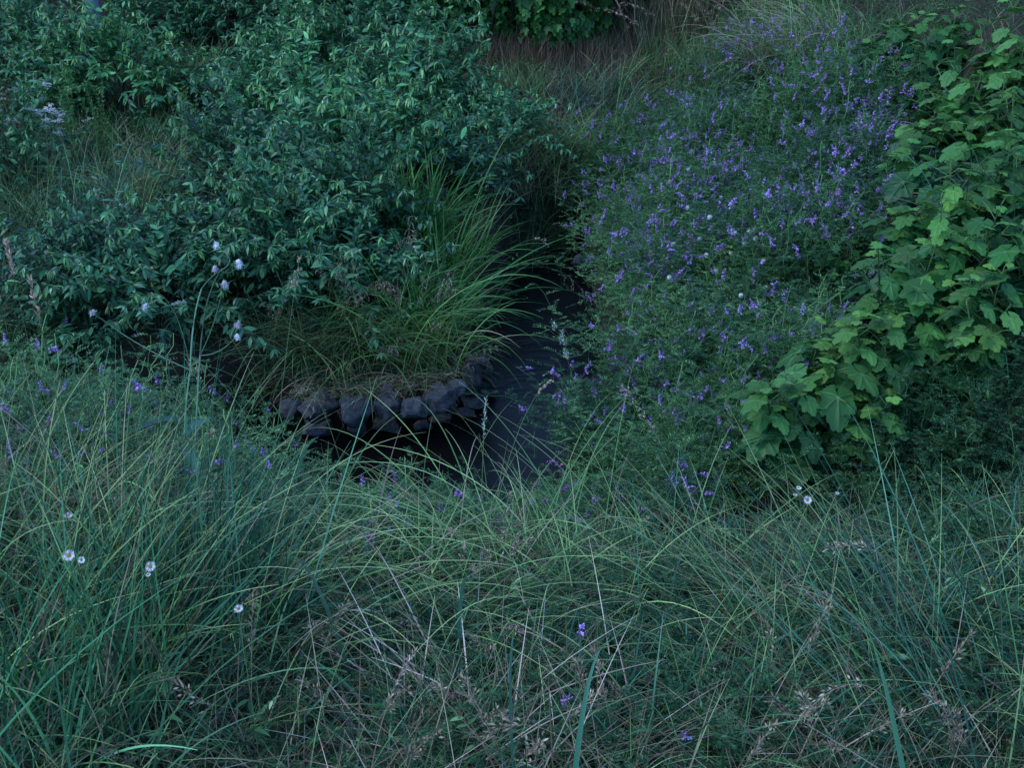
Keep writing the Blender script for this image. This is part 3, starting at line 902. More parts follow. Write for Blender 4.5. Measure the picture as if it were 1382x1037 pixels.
tuss(ground_at(770, 250, .12), 'pale fine grass leaning right at the edge of the vetch', tussock_mesh('pale_grass', 11, RIGHT, 260, (.35, .7), (.0018, .003), (.1, .6), (.4, 1.6), .14, azs=1.2, dry=.3))
tuss(ground_at(690, 235, .12), 'thin olive grass beside the small shrub', tussock_mesh('grass', 12, None, 240, (.3, .6), (.002, .003), (.0, .5), (.3, 1.5), .15, dry=.6))
tuss(ground_at(810, 150, .1), 'tall green grass tuft in front of the dry path', tussock_mesh('blue_grass', 13, RIGHT, 200, (.35, .75), (.003, .006), (.0, .6), (.2, 1.0), .18, azs=1.0, dry=.3))
tuss(ground_at(760, 140, .1), 'green grass tuft left of the one before the dry path', tussock_mesh('blue_grass', 14, None, 160, (.3, .6), (.003, .005), (.0, .6), (.2, 1.1), .2, dry=.4))
tuss(ground_at(860, 165, .1), 'arching pale grass right of the tall tuft by the path', tussock_mesh('pale_grass', 15, RIGHT, 280, (.45, .8), (.002, .004), (.2, .8), (.5, 1.5), .16, azs=.9, dry=.4))
tuss(ground_at(700, 115, .1), 'green tuft on the left side of the dry clearing', tussock_mesh('pale_grass', 71, None, 150, (.25, .5), (.003, .005), (.0, .7), (.2, 1.2), .2, dry=.5))
tuss(ground_at(840, 110, .1), 'olive tuft on the right side of the dry clearing', tussock_mesh('pale_grass', 72, RIGHT, 170, (.3, .6), (.003, .005), (.1, .9), (.3, 1.3), .2, azs=1.2, dry=.6))
tuss(ground_at(770, 190, .1), 'soft pale tuft between the vetch and the tall green tuft', tussock_mesh('pale_grass', 73, None, 240, (.3, .6), (.002, .004), (.0, .8), (.5, 1.6), .2, dry=.4))
tuss(ground_at(720, 200, .1), 'soft straw-green tuft beside the scattered vetch', tussock_mesh('pale_grass', 74, None, 240, (.3, .6), (.002, .004), (.0, .8), (.5, 1.6), .2, dry=.6))
tuss(ground_at(230, 120, .1), 'thin straw-green grass in the gap right of the dark shrub', tussock_mesh('pale_grass', 75, None, 300, (.3, .55), (.003, .005), (.0, .7), (.3, 1.4), .22, dry=.6))
tuss(ground_at(205, 270, .15), 'fine grass mound with straw tints in the gap of the thicket', tussock_mesh('pale_grass', 16, None, 420, (.35, .8), (.002, .004), (.0, .5), (.5, 2.0), .2, dry=.5))
tuss(ground_at(150, 300, .12), 'green grass left of the straw-tinted mound', tussock_mesh('blue_grass', 17, None, 260, (.35, .75), (.003, .006), (.0, .5), (.4, 1.8), .16, dry=.2))
tuss(ground_at(240, 255, .12), 'straw-tinted grass against the shrub right of the mound', tussock_mesh('dry_grass', 18, None, 240, (.3, .6), (.0015, .003), (.0, .6), (.5, 1.8), .16, dry=0))
tuss(ground_at(50, 320, .12), 'dark grass tuft on the left edge below the small shrub', tussock_mesh('grass', 19, None, 340, (.35, .7), (.003, .006), (.0, .5), (.3, 1.7), .2, dry=.1))
tuss(ground_at(95, 260, .1), 'dark grass tuft between the left-edge shrub and the mound', tussock_mesh('grass', 20, None, 280, (.3, .7), (.003, .005), (.0, .5), (.3, 1.5), .18, dry=.1))
tuss(ground_at(20, 420, .15), 'fine dark grass bending right at the left edge', tussock_mesh('grass', 21, RIGHT, 380, (.4, .7), (.0025, .004), (.1, .7), (.7, 1.9), .18, azs=1.3, dry=.1))
tuss(ground_at(270, 90, .1), 'brownish grass between the back shrubs', tussock_mesh('pale_grass', 22, None, 260, (.3, .6), (.003, .005), (.0, .5), (.3, 1.4), .25, dry=.6))
tuss(ground_at(1085, 60, .2), 'big mound of arching dry grass near the top right', tussock_mesh('dry_grass', 23, LEFT, 260, (.5, 1.0), (.0025, .004), (.1, .9), (.7, 1.8), .22, azs=1.1, dry=0), name='dry_grass_mound')
tuss(ground_at(1130, 28, .2), 'dry grass mound at the top edge left of the large leaves', tussock_mesh('pale_grass', 24, LEFT, 260, (.5, .9), (.0025, .004), (.1, .9), (.6, 1.8), .22, azs=1.2, dry=.6), name='dry_grass_mound')
tuss(ground_at(920, 120, .12), 'reddish thin grass at the top of the vetch slope', tussock_mesh('red_dry', 25, None, 260, (.3, .6), (.002, .003), (.0, .5), (.3, 1.4), .26, dry=0), name='dry_grass_mound')
tuss(ground_at(1270, 300, .1), 'wiry grey-green grass among the large leaves', tussock_mesh('blue_grass', 26, None, 200, (.3, .55), (.002, .004), (.0, .5), (.5, 1.8), .1, dry=.4))
tuss(ground_at(1350, 290, .1), 'wiry grass at the right edge among the large leaves', tussock_mesh('blue_grass', 27, LEFT, 160, (.3, .6), (.002, .004), (.0, .5), (.5, 1.8), .12, dry=.4))
for (px, lab) in ((405, 'tuft hanging over the left end of the stones'), (460, 'tuft hanging between the first and second stones'), (520, 'tuft hanging over the third stone'), (565, 'straw-mixed tuft hanging over the middle stones'), (610, 'tuft hanging over the small stones near the corner')):
    py = float(np.interp(px, [395, 440, 520, 600, 640], [518, 515, 512, 498, 480]))
    tuss(ground_at(px, py, .02), 'dark grass ' + lab, tussock_mesh('grass', px, TOW, 70, (.2, .42), (.003, .006), (.4, 1.2), (.9, 1.9), .06, azs=.9, dry=.25), group='tufts hanging over the stones')
tuss(ground_at(520, 315, .1), 'upright bright sedge clump at the left side of the main one', tussock_mesh('sedge', 61, LEFT, 100, (.45, .85), (.007, .013), (.0, .5), (.2, 1.5), .09, azs=1.6, fold=.3, dry=0), name='sedge_clump')
# near bank
MT = {'pale': [tussock_mesh('pale_grass', 300 + i, None, 46, (.25, .65), (.0022, .0042), (.3, 1.2), (.8, 2.0), .06, dry=.25, segs=12) for i in range(4)],
      'blue': [tussock_mesh('blue_grass', 310 + i, None, 34, (.18, .45), (.003, .009), (.1, 1.1), (.2, 1.7), .06, dry=.2, segs=10) for i in range(4)],
      'dry': [tussock_mesh('dry_grass', 320 + i, None, 40, (.25, .6), (.0018, .0032), (.4, 1.3), (.3, 1.6), .08, dry=0, segs=9) for i in range(3)]}


def group_tuss(kind, n, poly, label, group, lift=.12, mind=.10, sc=(.8, 1.15)):
    for q in poly_scatter(poly, n, lift, mind, .25):
        put('grass_tussock', label, 'grass', MT[kind][rng.integers(0, len(MT[kind]))], q, rng.uniform(0, 6.28), rng.uniform(*sc), group)


group_tuss('pale', 16, [(380, 770), (860, 750), (900, 860), (380, 880)], 'small pale grass tuft in the middle of the foreground', 'pale tufts in the middle foreground')
group_tuss('pale', 12, [(0, 620), (360, 640), (360, 900), (0, 900)], 'small pale grass tuft on the left of the near bank', 'pale tufts on the left near bank')
group_tuss('pale', 16, [(900, 760), (1382, 740), (1382, 1050), (900, 1050)], 'small pale grass tuft on the right of the near bank', 'pale tufts on the right near bank')
group_tuss('blue', 22, [(0, 700), (420, 760), (420, 1080), (0, 1080)], 'small blue-green grass tuft on the left of the near bank', 'blue-green tufts on the left near bank')
group_tuss('blue', 16, [(420, 820), (950, 820), (950, 1080), (420, 1080)], 'small blue-green grass tuft low in the middle foreground', 'blue-green tufts in the middle foreground')
group_tuss('blue', 16, [(900, 780), (1382, 760), (1382, 1080), (950, 1080)], 'small blue-green grass tuft on the right of the near bank', 'blue-green tufts on the right near bank')
group_tuss('dry', 26, [(0, 640), (500, 700), (1382, 720), (1382, 1080), (0, 1080)], 'thin tuft of dead straw-coloured grass on the near bank', 'straw tufts on the near bank')
tuss(P(250, 820, 2.95) * [1, 1, 0] + [0, 0, float(H(P(250, 820, 2.95)[0], P(250, 820, 2.95)[1]))], 'tall upright blue-green grass clump around the thistle stems', tussock_mesh('blue_grass', 30, None, 150, (.35, .85), (.0025, .005), (.0, .4), (-.1, .7), .12, dry=.25))
tuss(ground_at(170, 790, .15), 'upright pale green blades left of the tall clump', tussock_mesh('bright_blade', 81, None, 60, (.4, .8), (.0025, .0045), (.0, .5), (.0, 1.1), .12, dry=.3, segs=12))
tuss(ground_at(290, 860, .12), 'arching pale green blades right of the yellow-centred daisies', tussock_mesh('bright_blade', 82, RIGHT, 60, (.4, .8), (.0025, .0045), (.1, .9), (.5, 1.6), .14, azs=1.6, dry=.3, segs=12))
tuss(ground_at(900, 790, .12), 'arching pale green blades right of the foreground centre', tussock_mesh('bright_blade', 83, None, 60, (.35, .7), (.0025, .004), (.2, 1.0), (.5, 1.7), .16, dry=.4, segs=12))
tuss(ground_at(60, 720, .12), 'pale green blades at the left edge above the daisies', tussock_mesh('bright_blade', 84, RIGHT, 60, (.4, .75), (.0025, .0045), (.0, .8), (.2, 1.3), .14, azs=1.6, dry=.3, segs=12))
tuss(ground_at(300, 800, .12), 'upright grass just right of the tall clump at left', tussock_mesh('blue_grass', 31, RIGHT, 120, (.35, .65), (.003, .006), (.0, .5), (.1, 1.0), .10, azs=1.2, dry=.2))
tuss(ground_at(560, 800, .15), 'pale grass fountain in the middle of the foreground', tussock_mesh('bright_blade', 32, AWAY, 120, (.4, .85), (.0025, .0042), (.4, 1.0), (.8, 1.9), .17, azs=2.2, dry=.2, segs=14))
tuss(ground_at(660, 770, .12), 'pale grass arching low in front of the dark water', tussock_mesh('bright_blade', 33, LEFT, 110, (.5, .9), (.0025, .0042), (.3, 1.0), (.9, 1.8), .16, azs=1.2, dry=.2, segs=14))
tuss(ground_at(760, 780, .12), 'pale grass reaching left from below the right-hand vetch', tussock_mesh('bright_blade', 34, LEFT + .3, 110, (.5, .9), (.0025, .004), (.3, 1.0), (.8, 1.7), .16, azs=1.2, dry=.3, segs=14))
tuss(ground_at(440, 800, .12), 'pale grass leaning right in the foreground left of centre', tussock_mesh('bright_blade', 35, RIGHT, 120, (.45, .85), (.0025, .004), (.3, 1.0), (.8, 1.7), .18, azs=1.5, dry=.2, segs=14))
tuss(ground_at(1340, 990, .08), 'straight grass sheaf leaning left at the lower right corner', tussock_mesh('blue_grass', 36, LEFT + -.5, 110, (.4, 1.0), (.0022, .005), (.3, 1.1), (.0, .7), .14, azs=.6, dry=.4, segs=10))
tuss(ground_at(1230, 1010, .08), 'grass sheaf leaning left beside the corner one', tussock_mesh('pale_grass', 37, LEFT - .4, 80, (.4, .9), (.0022, .004), (.4, 1.1), (.1, .9), .14, azs=.7, dry=.5, segs=10))
tuss(ground_at(1120, 800, .1), 'thin grass leaning left below the small daisies', tussock_mesh('bright_blade', 38, LEFT, 110, (.35, .8), (.002, .0035), (.5, 1.1), (.1, .7), .16, azs=.5, dry=.3, segs=10))
tuss(ground_at(950, 800, .12), 'thin mixed grass right of the foreground centre', tussock_mesh('blue_grass', 39, None, 160, (.3, .6), (.002, .004), (.0, .8), (.2, 1.4), .16, dry=.4))
tuss(ground_at(40, 1010, .08), 'grass sheaf leaning right in the lower left corner', tussock_mesh('blue_grass', 40, RIGHT + .3, 110, (.4, .95), (.003, .006), (.1, .9), (.0, .8), .16, azs=.8, dry=.2, segs=10))
tuss(ground_at(60, 860, .12), 'grass clump at the left edge under the daisies', tussock_mesh('pale_grass', 41, RIGHT, 130, (.4, .85), (.0025, .0045), (.2, .9), (.1, .9), .14, azs=.9, dry=.2, segs=10))
tuss(ground_at(160, 930, .1), 'green blades below the two left daisies', tussock_mesh('blue_grass', 42, None, 150, (.4, .75), (.003, .007), (.0, .4), (.0, .8), .12, dry=.3))
tuss(ground_at(20, 700, .15), 'straw-coloured grass at the left edge above the daisies', tussock_mesh('dry_grass', 43, RIGHT, 120, (.3, .6), (.002, .0035), (.2, 1.0), (.3, 1.3), .15, azs=1.2, dry=0))
tuss(ground_at(620, 1020, .06), 'matted straw at the bottom edge left of centre', tussock_mesh('straw', 44, None, 170, (.3, .65), (.0025, .005), (.7, 1.4), (.1, .8), .12, dry=0))
tuss(ground_at(780, 1015, .06), 'matted straw at the bottom edge right of centre', tussock_mesh('straw', 45, LEFT, 150, (.3, .65), (.0025, .005), (.6, 1.3), (.2, .9), .12, azs=1.4, dry=0))
tuss(ground_at(1190, 900, .08), 'brown dry grass inside the leaning sheaf at lower right', tussock_mesh('dry_grass', 46, LEFT, 130, (.3, .6), (.002, .0035), (.4, 1.0), (.2, 1.2), .14, azs=.8, dry=0))


# ------------------------------------------------------------------ ground cover that cannot be counted
def scatter(n, x0, x1, y0, y1, margin=.03, dens=None):
    x = rng.uniform(x0, x1, n); y = rng.uniform(y0, y1, n)
    k = (sdf(x, y) > margin) & (np.abs(x) < .52 * y + .5)
    if dens is not None: k &= rng.random(n) < dens(x, y)
    x, y = x[k], y[k]
    return np.c_[x, y, H(x, y) - .01]


def cover(name, mname, base, L, w, lean, bend, segs=6, az=None, azs=1.5):
    n = len(base); mb = MB()
    a = rng.uniform(0, 2 * np.pi, n) if az is None else rng.normal(az, azs, n)
    pts = arcs(base, a, rng.uniform(*lean, n), rng.uniform(*bend, n), L(base) * rng.uniform(.6, 1.2, n), segs)
    ribbon(mb, pts, rng.uniform(*w, n), roll=rng.normal(0, .7, n))
    o = link(name, mb.mesh(name, M[mname])); o['kind'] = 'stuff'
    return o


def nearL(b):   # blade length over the near bank: short on the slope down to the water
    x, y = b[:, 0], b[:, 1]
    l = np.full(len(b), .30)
    l *= 1 - .62 * sstep(2.9, 3.4, y) * sstep(-1.2, -.7, x) * sstep(1.6, 1.0, x)
    return l


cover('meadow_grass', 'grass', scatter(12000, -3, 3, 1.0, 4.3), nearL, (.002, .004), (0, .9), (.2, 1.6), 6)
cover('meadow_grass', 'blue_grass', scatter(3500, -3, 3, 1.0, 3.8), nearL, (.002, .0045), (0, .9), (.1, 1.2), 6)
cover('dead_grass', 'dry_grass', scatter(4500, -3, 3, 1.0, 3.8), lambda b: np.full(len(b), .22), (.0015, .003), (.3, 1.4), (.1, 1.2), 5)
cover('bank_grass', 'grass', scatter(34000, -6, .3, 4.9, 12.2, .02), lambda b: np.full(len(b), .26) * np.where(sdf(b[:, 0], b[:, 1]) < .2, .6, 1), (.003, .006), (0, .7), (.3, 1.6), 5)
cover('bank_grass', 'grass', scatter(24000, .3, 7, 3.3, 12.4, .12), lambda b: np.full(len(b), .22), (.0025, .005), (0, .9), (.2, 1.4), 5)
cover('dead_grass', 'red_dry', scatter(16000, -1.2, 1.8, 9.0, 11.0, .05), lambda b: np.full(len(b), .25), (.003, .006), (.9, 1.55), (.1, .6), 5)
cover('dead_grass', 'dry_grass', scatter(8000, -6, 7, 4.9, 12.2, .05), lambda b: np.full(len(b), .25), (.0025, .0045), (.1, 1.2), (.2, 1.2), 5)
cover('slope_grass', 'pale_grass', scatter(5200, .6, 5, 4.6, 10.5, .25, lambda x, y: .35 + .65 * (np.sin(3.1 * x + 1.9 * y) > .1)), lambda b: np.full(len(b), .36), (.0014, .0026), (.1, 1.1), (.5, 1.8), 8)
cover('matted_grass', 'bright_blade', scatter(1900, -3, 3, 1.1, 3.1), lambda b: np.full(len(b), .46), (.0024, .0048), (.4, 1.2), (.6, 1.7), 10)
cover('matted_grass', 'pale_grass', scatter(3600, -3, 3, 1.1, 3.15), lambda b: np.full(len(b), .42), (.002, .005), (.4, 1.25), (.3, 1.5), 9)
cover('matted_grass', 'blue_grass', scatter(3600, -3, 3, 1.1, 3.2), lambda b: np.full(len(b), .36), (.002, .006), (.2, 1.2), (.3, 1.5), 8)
cover('matted_straw', 'dry_grass', scatter(2300, -3, 3, 1.1, 3.2), lambda b: np.full(len(b), .42), (.0016, .0034), (.6, 1.4), (.0, .9), 8)
cover('matted_straw', 'dry_grass', scatter(2400, -.6, 1.5, 1.2, 2.0) + [0, 0, .06], lambda b: np.full(len(b), .36), (.002, .004), (.6, 1.3), (.0, .7), 7)
# straw and roots lying over the edging stones
eb = []
for i in range(480):
    px, py = rng.uniform(395, 665), 0
    py = np.interp(px, [395, 440, 520, 600, 640, 665], [528, 525, 522, 505, 480, 462]) + rng.normal(0, 7)
    r_ = ray(px, py); s_ = (2.0 + .30) / -r_[2]
    eb.append((r_[0] * s_, r_[1] * s_, -.31 + rng.normal(0, .015)))
eb = np.array(eb)
cover('bank_litter', 'dry_grass', eb, lambda b: np.full(len(b), .13), (.0015, .003), (.8, 1.5), (.3, 1.3), 5, TOW, 1.2)
cover('bank_litter', 'grass', eb[::3] + [0, 0.02, 0], lambda b: np.full(len(b), .2), (.002, .004), (.4, 1.3), (.8, 1.6), 6, TOW, 1.0)

# small-leaved creeping tangle under the grass
def tangle(name, base, h, ll, mname='vetch_leaf', per=14):
    mb = MB(); n = len(base)
    a = rng.uniform(0, 2 * np.pi, n)
    pts = arcs(base, a, rng.uniform(0, 1.0, n), rng.uniform(.2, 1.6, n), h * rng.uniform(.6, 1.3, n), 7)
    ribbon(mb, pts, np.full(n, .0016), prof=np.full(8, 1.0), r=np.full(n, .6))
    for j in range(per):
        k = rng.integers(2, 8, n); p = pts[np.arange(n), k] + rng.normal(0, .006, (n, 3))
        aa = rng.uniform(0, 2 * np.pi, n)
        bake(mb, LEAFLET, p, frames(np.c_[np.cos(aa), np.sin(aa), rng.uniform(-.3, .6, n)], np.c_[rng.normal(0, .4, (n, 2)), np.ones(n)]), rng.uniform(.7, 1.3, n) * ll)
    o = link(name, mb.mesh(name, M[mname])); o['kind'] = 'stuff'


tangle('creeping_plants', scatter(3000, -3, 3, 1.1, 4.2, .0), .15, .017, 'creeping_leaf')
tangle('creeping_plants', scatter(9000, .3, 6, 3.4, 11.5, .14), .2, .020, per=12)
tangle('creeping_plants', scatter(5000, -6, .3, 5.3, 12, .05), .25, .024, per=10)


# ------------------------------------------------------------------ stones along the creek
def stone(px, py, wpx, hpx, label, z=-.42, seed=0, rot=0.0):
    r_ = ray(px, py); s_ = (2.0 - z) / -r_[2]
    c = np.array([0, 0, 2.0]) + r_ * s_
    wm_ = wpx / FPX * s_; hm_ = hpx / FPX * s_ * 1.05
    bm = bmesh.new(); bmesh.ops.create_icosphere(bm, subdivisions=4, radius=1.0)
    rr = random.Random(seed)
    planes = []
    for k in range(18):
        v = Vector((rr.gauss(0, 1), rr.gauss(0, 1), rr.gauss(0, 1))).normalized()
        planes.append((v, rr.uniform(.46, .80)))
    for v in bm.verts:
        co = v.co.copy()
        for (pn, pd) in planes:
            dd = co.dot(pn)
            if dd > pd: co -= pn * (dd - pd) * .92
        co *= 1 + .16 * noise.noise(co * 2.5 + Vector((seed, 0, 0))) + .035 * noise.noise(co * 7) + .015 * noise.noise(co * 19)
        v.co = (co.x * wm_ * .62, co.y * wm_ * .55, co.z * hm_ * .66)
    bm.normal_update()
    for f in bm.faces: f.smooth = True
    me = bpy.data.meshes.new('creek_stone'); bm.to_mesh(me); bm.free()
    me.materials.append(M['rock'])
    o = link('creek_stone', me, None, c, (0, 0, rot))
    return tag(o, label, 'stone', 'stones edging the creek')


st = [
    (432, 546, 62, 44, 'leftmost large grey stone of the upper row edging the creek', -.38),
    (481, 547, 50, 46, 'second large stone from the left in the upper row', -.38),
    (522, 541, 42, 36, 'third stone from the left in the upper row, half under straw', -.38),
    (558, 548, 50, 46, 'broad stone in the middle of the edging veiled by straw', -.40),
    (588, 533, 42, 42, 'stone right of the straw-veiled middle one', -.38),
    (616, 522, 30, 26, 'small flat-topped stone near the corner of the edging', -.36),
    (606, 545, 24, 22, 'small stone wedged under the flat-topped one', -.48),
    (638, 510, 32, 44, 'rounded upright stone at the corner of the edging', -.42),
    (646, 487, 46, 26, 'slab-like stone at the top of the corner', -.36),
    (640, 540, 36, 24, 'dark stone at the foot of the corner by the water', -.56),
    (664, 512, 16, 22, 'little round stone touching the water at the corner', -.53),
    (655, 500, 22, 24, 'stone tucked below the slab at the corner', -.48),
    (598, 560, 30, 16, 'low wet stone at the waterline right of the middle', -.57),
    (570, 572, 26, 20, 'dark wet stone at the waterline under the middle stone', -.57),
    (525, 572, 34, 20, 'wet stone at the waterline under the third stone', -.56),
    (482, 575, 42, 22, 'long wet stone at the waterline under the second stone', -.56),
    (432, 574, 46, 22, 'dark wet stone at the waterline under the leftmost one', -.56),
    (392, 552, 30, 34, 'shaded stone at the left end, half hidden by grass', -.42),
    (628, 556, 26, 14, 'flat wet stone at the waterline left of the corner', -.58),
    (792, 512, 16, 12, 'small stone breaking the water by the right-hand vetch', -.59),
    (783, 352, 26, 26, 'dark stone on the far right side under the rushes', -.5),
]
for i, (px, py, w_, h_, lab, z) in enumerate(st):
    stone(px, py + 3, w_ * rng.uniform(.8, 1.1), h_ * rng.uniform(.75, 1.05), lab, z, 50 + i, rng.uniform(-.3, .3))

# ------------------------------------------------------------------ sow thistle with white puffs
def puff(c, r_, parent, n=150, wisp=False):
    mb = MB(); g0 = rng
    d = nrm(g0.normal(0, 1, (n, 3)) + np.array([0, 0, .5 if not wisp else -.4]))
    pts = np.zeros((n, 3, 3)); c = np.asarray(c)
    L = r_ * g0.uniform(.6, 1.15, n)
    for k, f in enumerate((.05, .55, 1.0)):
        pts[:, k] = c + d * (L * f)[:, None] + g0.normal(0, .0012 * k, (n, 3)) + (np.array([0, 0, -r_ * .5 * f * f]) if wisp else 0)
    ribbon(mb, pts, np.full(n, r_ * .16), prof=np.array([.5, 1.0, .5]))
    # the pale core of packed hairs
    bm = bmesh.new(); bmesh.ops.create_icosphere(bm, subdivisions=2, radius=r_ * .55)
    V = np.array([v.co[:] for v in bm.verts]) * [1, 1, 1.2] + g0.normal(0, r_ * .05, (len(bm.verts), 3)) + c
    T = np.array([[v.index for v in f.verts] for f in bm.faces]); bm.free()
    mb.add(V, None, T, np.tile([.6, .5, .5], (len(V), 1)))
    return link('seed_puff', mb.mesh('seed_puff', M['fluff']), parent)


def sow_thistle():
    S = 3.45
    b = P(255, 720, 3.25); b[2] = float(H(b[0], b[1]))
    t = thing('sow_thistle', 'tall sow thistle with white seed puffs on branching stems above the near bank', 'thistle', b)
    L_ = lambda px, py, s=S: P(px, py, s) - b
    mb = MB()
    j1 = L_(257, 500); j2 = L_(272, 390); j3 = L_(270, 480)
    tube(mb, bez((0, 0, -.02), L_(240, 600), j1, 10), .0034, 6, taper=.85)
    tube(mb, bez(j1, L_(258, 430), j2, 8), .0028, 6, taper=.75)
    tube(mb, bez(j2, L_(285, 372), L_(297, 366), 8), .0022, 6, taper=.7)
    tube(mb, bez(L_(297, 366), L_(322, 352), L_(300, 339), 9), .0020, 5, taper=.7)
    tube(mb, bez((0, 0, -.02), L_(262, 600), j3, 10), .0032, 6, taper=.85)
    tube(mb, bez(j3, L_(274, 420), L_(284, 394), 9), .0028, 6, taper=.7)
    tube(mb, bez(L_(284, 394), L_(292, 372), L_(300, 362), 7), .0020, 5, taper=.7)
    tube(mb, bez(L_(297, 366), L_(312, 372), L_(318, 362), 6), .0014, 5, taper=.7)
    tube(mb, bez(L_(284, 394), L_(296, 396), L_(301, 388), 6), .0014, 5, taper=.7)
    tube(mb, bez(j3, L_(290, 440), L_(298, 400), 8), .0016, 5, taper=.6)
    tube(mb, bez(j1, L_(245, 425), L_(222, 402), 9), .0017, 5, taper=.6)
    tube(mb, bez(L_(222, 402), L_(215, 396), L_(206, 390), 5), .0018, 4, taper=.7)
    tube(mb, bez(L_(222, 402), L_(210, 405), L_(198, 412), 5), .0018, 4, taper=.7)
    tube(mb, bez(j3, L_(300, 480), L_(320, 452), 9), .0017, 5, taper=.6)
    tube(mb, bez(j1, L_(190, 470), L_(150, 440), 10), .0017, 5, taper=.6)
    tube(mb, bez(L_(150, 440), L_(137, 430), L_(126, 424), 5), .002, 4, taper=.7)
    link('stem', mb.mesh('stem', M['thistle_stem']), t)
    for (px, py, r_, wisp) in ((292, 332, .013, 0), (322, 354, .015, 1), (303, 382, .014, 1), (290, 361, .010, 1), (196, 415, .012, 0), (125, 423, .012, 0), (321, 440, .014, 0), (320, 453, .010, 1)):
        puff(L_(px, py), r_, t, 150, wisp)
    for (px, py) in ((206, 390), (212, 400), (222, 386), (290, 386), (317, 362), (188, 408), (283, 418), (308, 466), (222, 394)):
        c = L_(px, py)
        bm_ = MB(); husk_blob(bm_, c, np.array([0, 0, 1.0]), .007, .016, 24)
        link('bud', bm_.mesh('bud', M['green_stem']), t)
    lf = MB()
    for k in range(8):
        f = .15 + .08 * k
        p = bez((0, 0, 0), L_(240, 600), j1, 20)[int(f * 19)]
        a = k * 2.3
        d = np.array([math.cos(a), math.sin(a), .25])
        bake(lf, LEAF_NARROW, p[None], frames(d[None], np.array([[0, 0, 1.0]])), .16)
    link('leaves', lf.mesh('leaves', M['broad_blade']), t)


sow_thistle()


# ------------------------------------------------------------------ daisies (fleabane)
def daisy_parts(r_=.011, np_=46):
    g0 = np.random.default_rng(5)
    pm = MB(); a = np.arange(np_) / np_ * 2 * np.pi
    d = np.c_[np.cos(a), np.sin(a), g0.uniform(-.1, .25, np_)]
    bake(pm, diamond_tmpl(.16), np.c_[np.cos(a), np.sin(a), np.zeros(np_)] * r_ * .3, frames(d, np.tile([0, 0, 1.0], (np_, 1))), g0.uniform(.85, 1.1, np_) * r_ * .85)
    bm = bmesh.new(); bmesh.ops.create_uvsphere(bm, u_segments=12, v_segments=7, radius=r_ * .33)
    V = np.array([v.co[:] for v in bm.verts]) * [1, 1, .5] + [0, 0, r_ * .03]
    me = bpy.data.meshes.new('disc'); bm.to_mesh(me); bm.free()
    me.vertices.foreach_set('co', V.ravel()); me.materials.append(M['yellow_disc'])
    return pm.mesh('petals', M['white_petal']), me


PET, DISC = daisy_parts()


def daisy_plant(heads, s, base_px, label, group='daisies'):
    b = P(base_px[0], base_px[1], s * .97); b[2] = float(H(b[0], b[1]))
    t = thing('daisy_plant', label, 'daisy', b, 0, group)
    mb = MB()
    top = P(heads[0][0], heads[0][1], s) - b
    fork = top * .8
    tube(mb, bez((0, 0, -.02), top * [.2, .5, .5], fork, 10), .0016, 5, taper=.7)
    for (px, py, rad, tilt) in heads:
        c = P(px, py, s) - b
        tube(mb, bez(fork, fork * .4 + c * .6 - [0, 0, .01], c, 7), .0009, 4, taper=.8)
    lf = MB()
    for k in range(9):
        p = fork * (.1 + .09 * k); a = k * 2.4
        bake(lf, LEAF_NARROW, p[None], frames(np.array([[math.cos(a), math.sin(a), .5]]), np.array([[0, 0, 1.0]])), .05)
    link('stem', mb.mesh('stem', M['green_stem']), t)
    link('leaves', lf.mesh('leaves', M['vetch_leaf']), t)
    for (px, py, rad, tilt) in heads:
        f = link('flower_head', PET, t, P(px, py, s) - b, (R(tilt), R(rng.uniform(-15, 15)), 0), rad)
        link('disc', DISC, f)


daisy_plant([(93, 750, 1.15, 35), (110, 756, .7, 70), (92, 696, .8, 10)], 2.35, (110, 900), 'daisy plant at left with an open yellow-centred head and two smaller ones')
daisy_plant([(203, 765, 1.0, 50), (200, 776, .5, 20)], 2.35, (205, 900), 'daisy with yellow centre facing forward right of the left daisy plant')
daisy_plant([(322, 822, .9, 20)], 2.4, (330, 900), 'single small white daisy low in the foreground grass')
daisy_plant([(1090, 675, 1.1, 45), (1078, 659, .7, 10), (1073, 668, .6, 5)], 3.1, (1085, 740), 'small white daisy cluster under the lowest large-leaved plant')
daisy_plant([(1130, 666, .6, 10)], 3.15, (1135, 730), 'single closed white daisy right of the cluster under the large leaves')


# white clover on the slope
def clover_parts():
    mb = MB(); n = 70; d = nrm(rng.normal(0, 1, (n, 3)) + [0, 0, .5])
    bake(mb, LEAFLET, d * .006 + [0, 0, .09], frames(d, rng.normal(0, 1, (n, 3))), rng.uniform(.006, .008, n))
    bm = bmesh.new(); bmesh.ops.create_icosphere(bm, subdivisions=2, radius=.0095)
    mb.add(np.array([v.co[:] for v in bm.verts]) + [0, 0, .091], None, np.array([[v.index for v in f.verts] for f in bm.faces])); bm.free()
    s = MB(); tube(s, np.array([[0, 0, -.3], [.004, 0, -.05], [0, 0, .09]]), .0012, 4)
    l = MB(); n = 26; a = rng.uniform(0, 6.28, n); rr = rng.uniform(.02, .12, n)
    bake(l, CLOVER, np.c_[rr * np.cos(a), rr * np.sin(a), rng.uniform(-.02, .05, n)], frames(np.c_[np.cos(a), np.sin(a), np.zeros(n)], np.tile([0, 0, 1.0], (n, 1))), rng.uniform(.03, .045, n))
    return [('flower_head', mb.mesh('flower_head', M['clover_head'])), ('stem', s.mesh('stem', M['green_stem'])), ('leaves', l.mesh('leaves', M['pod']))]


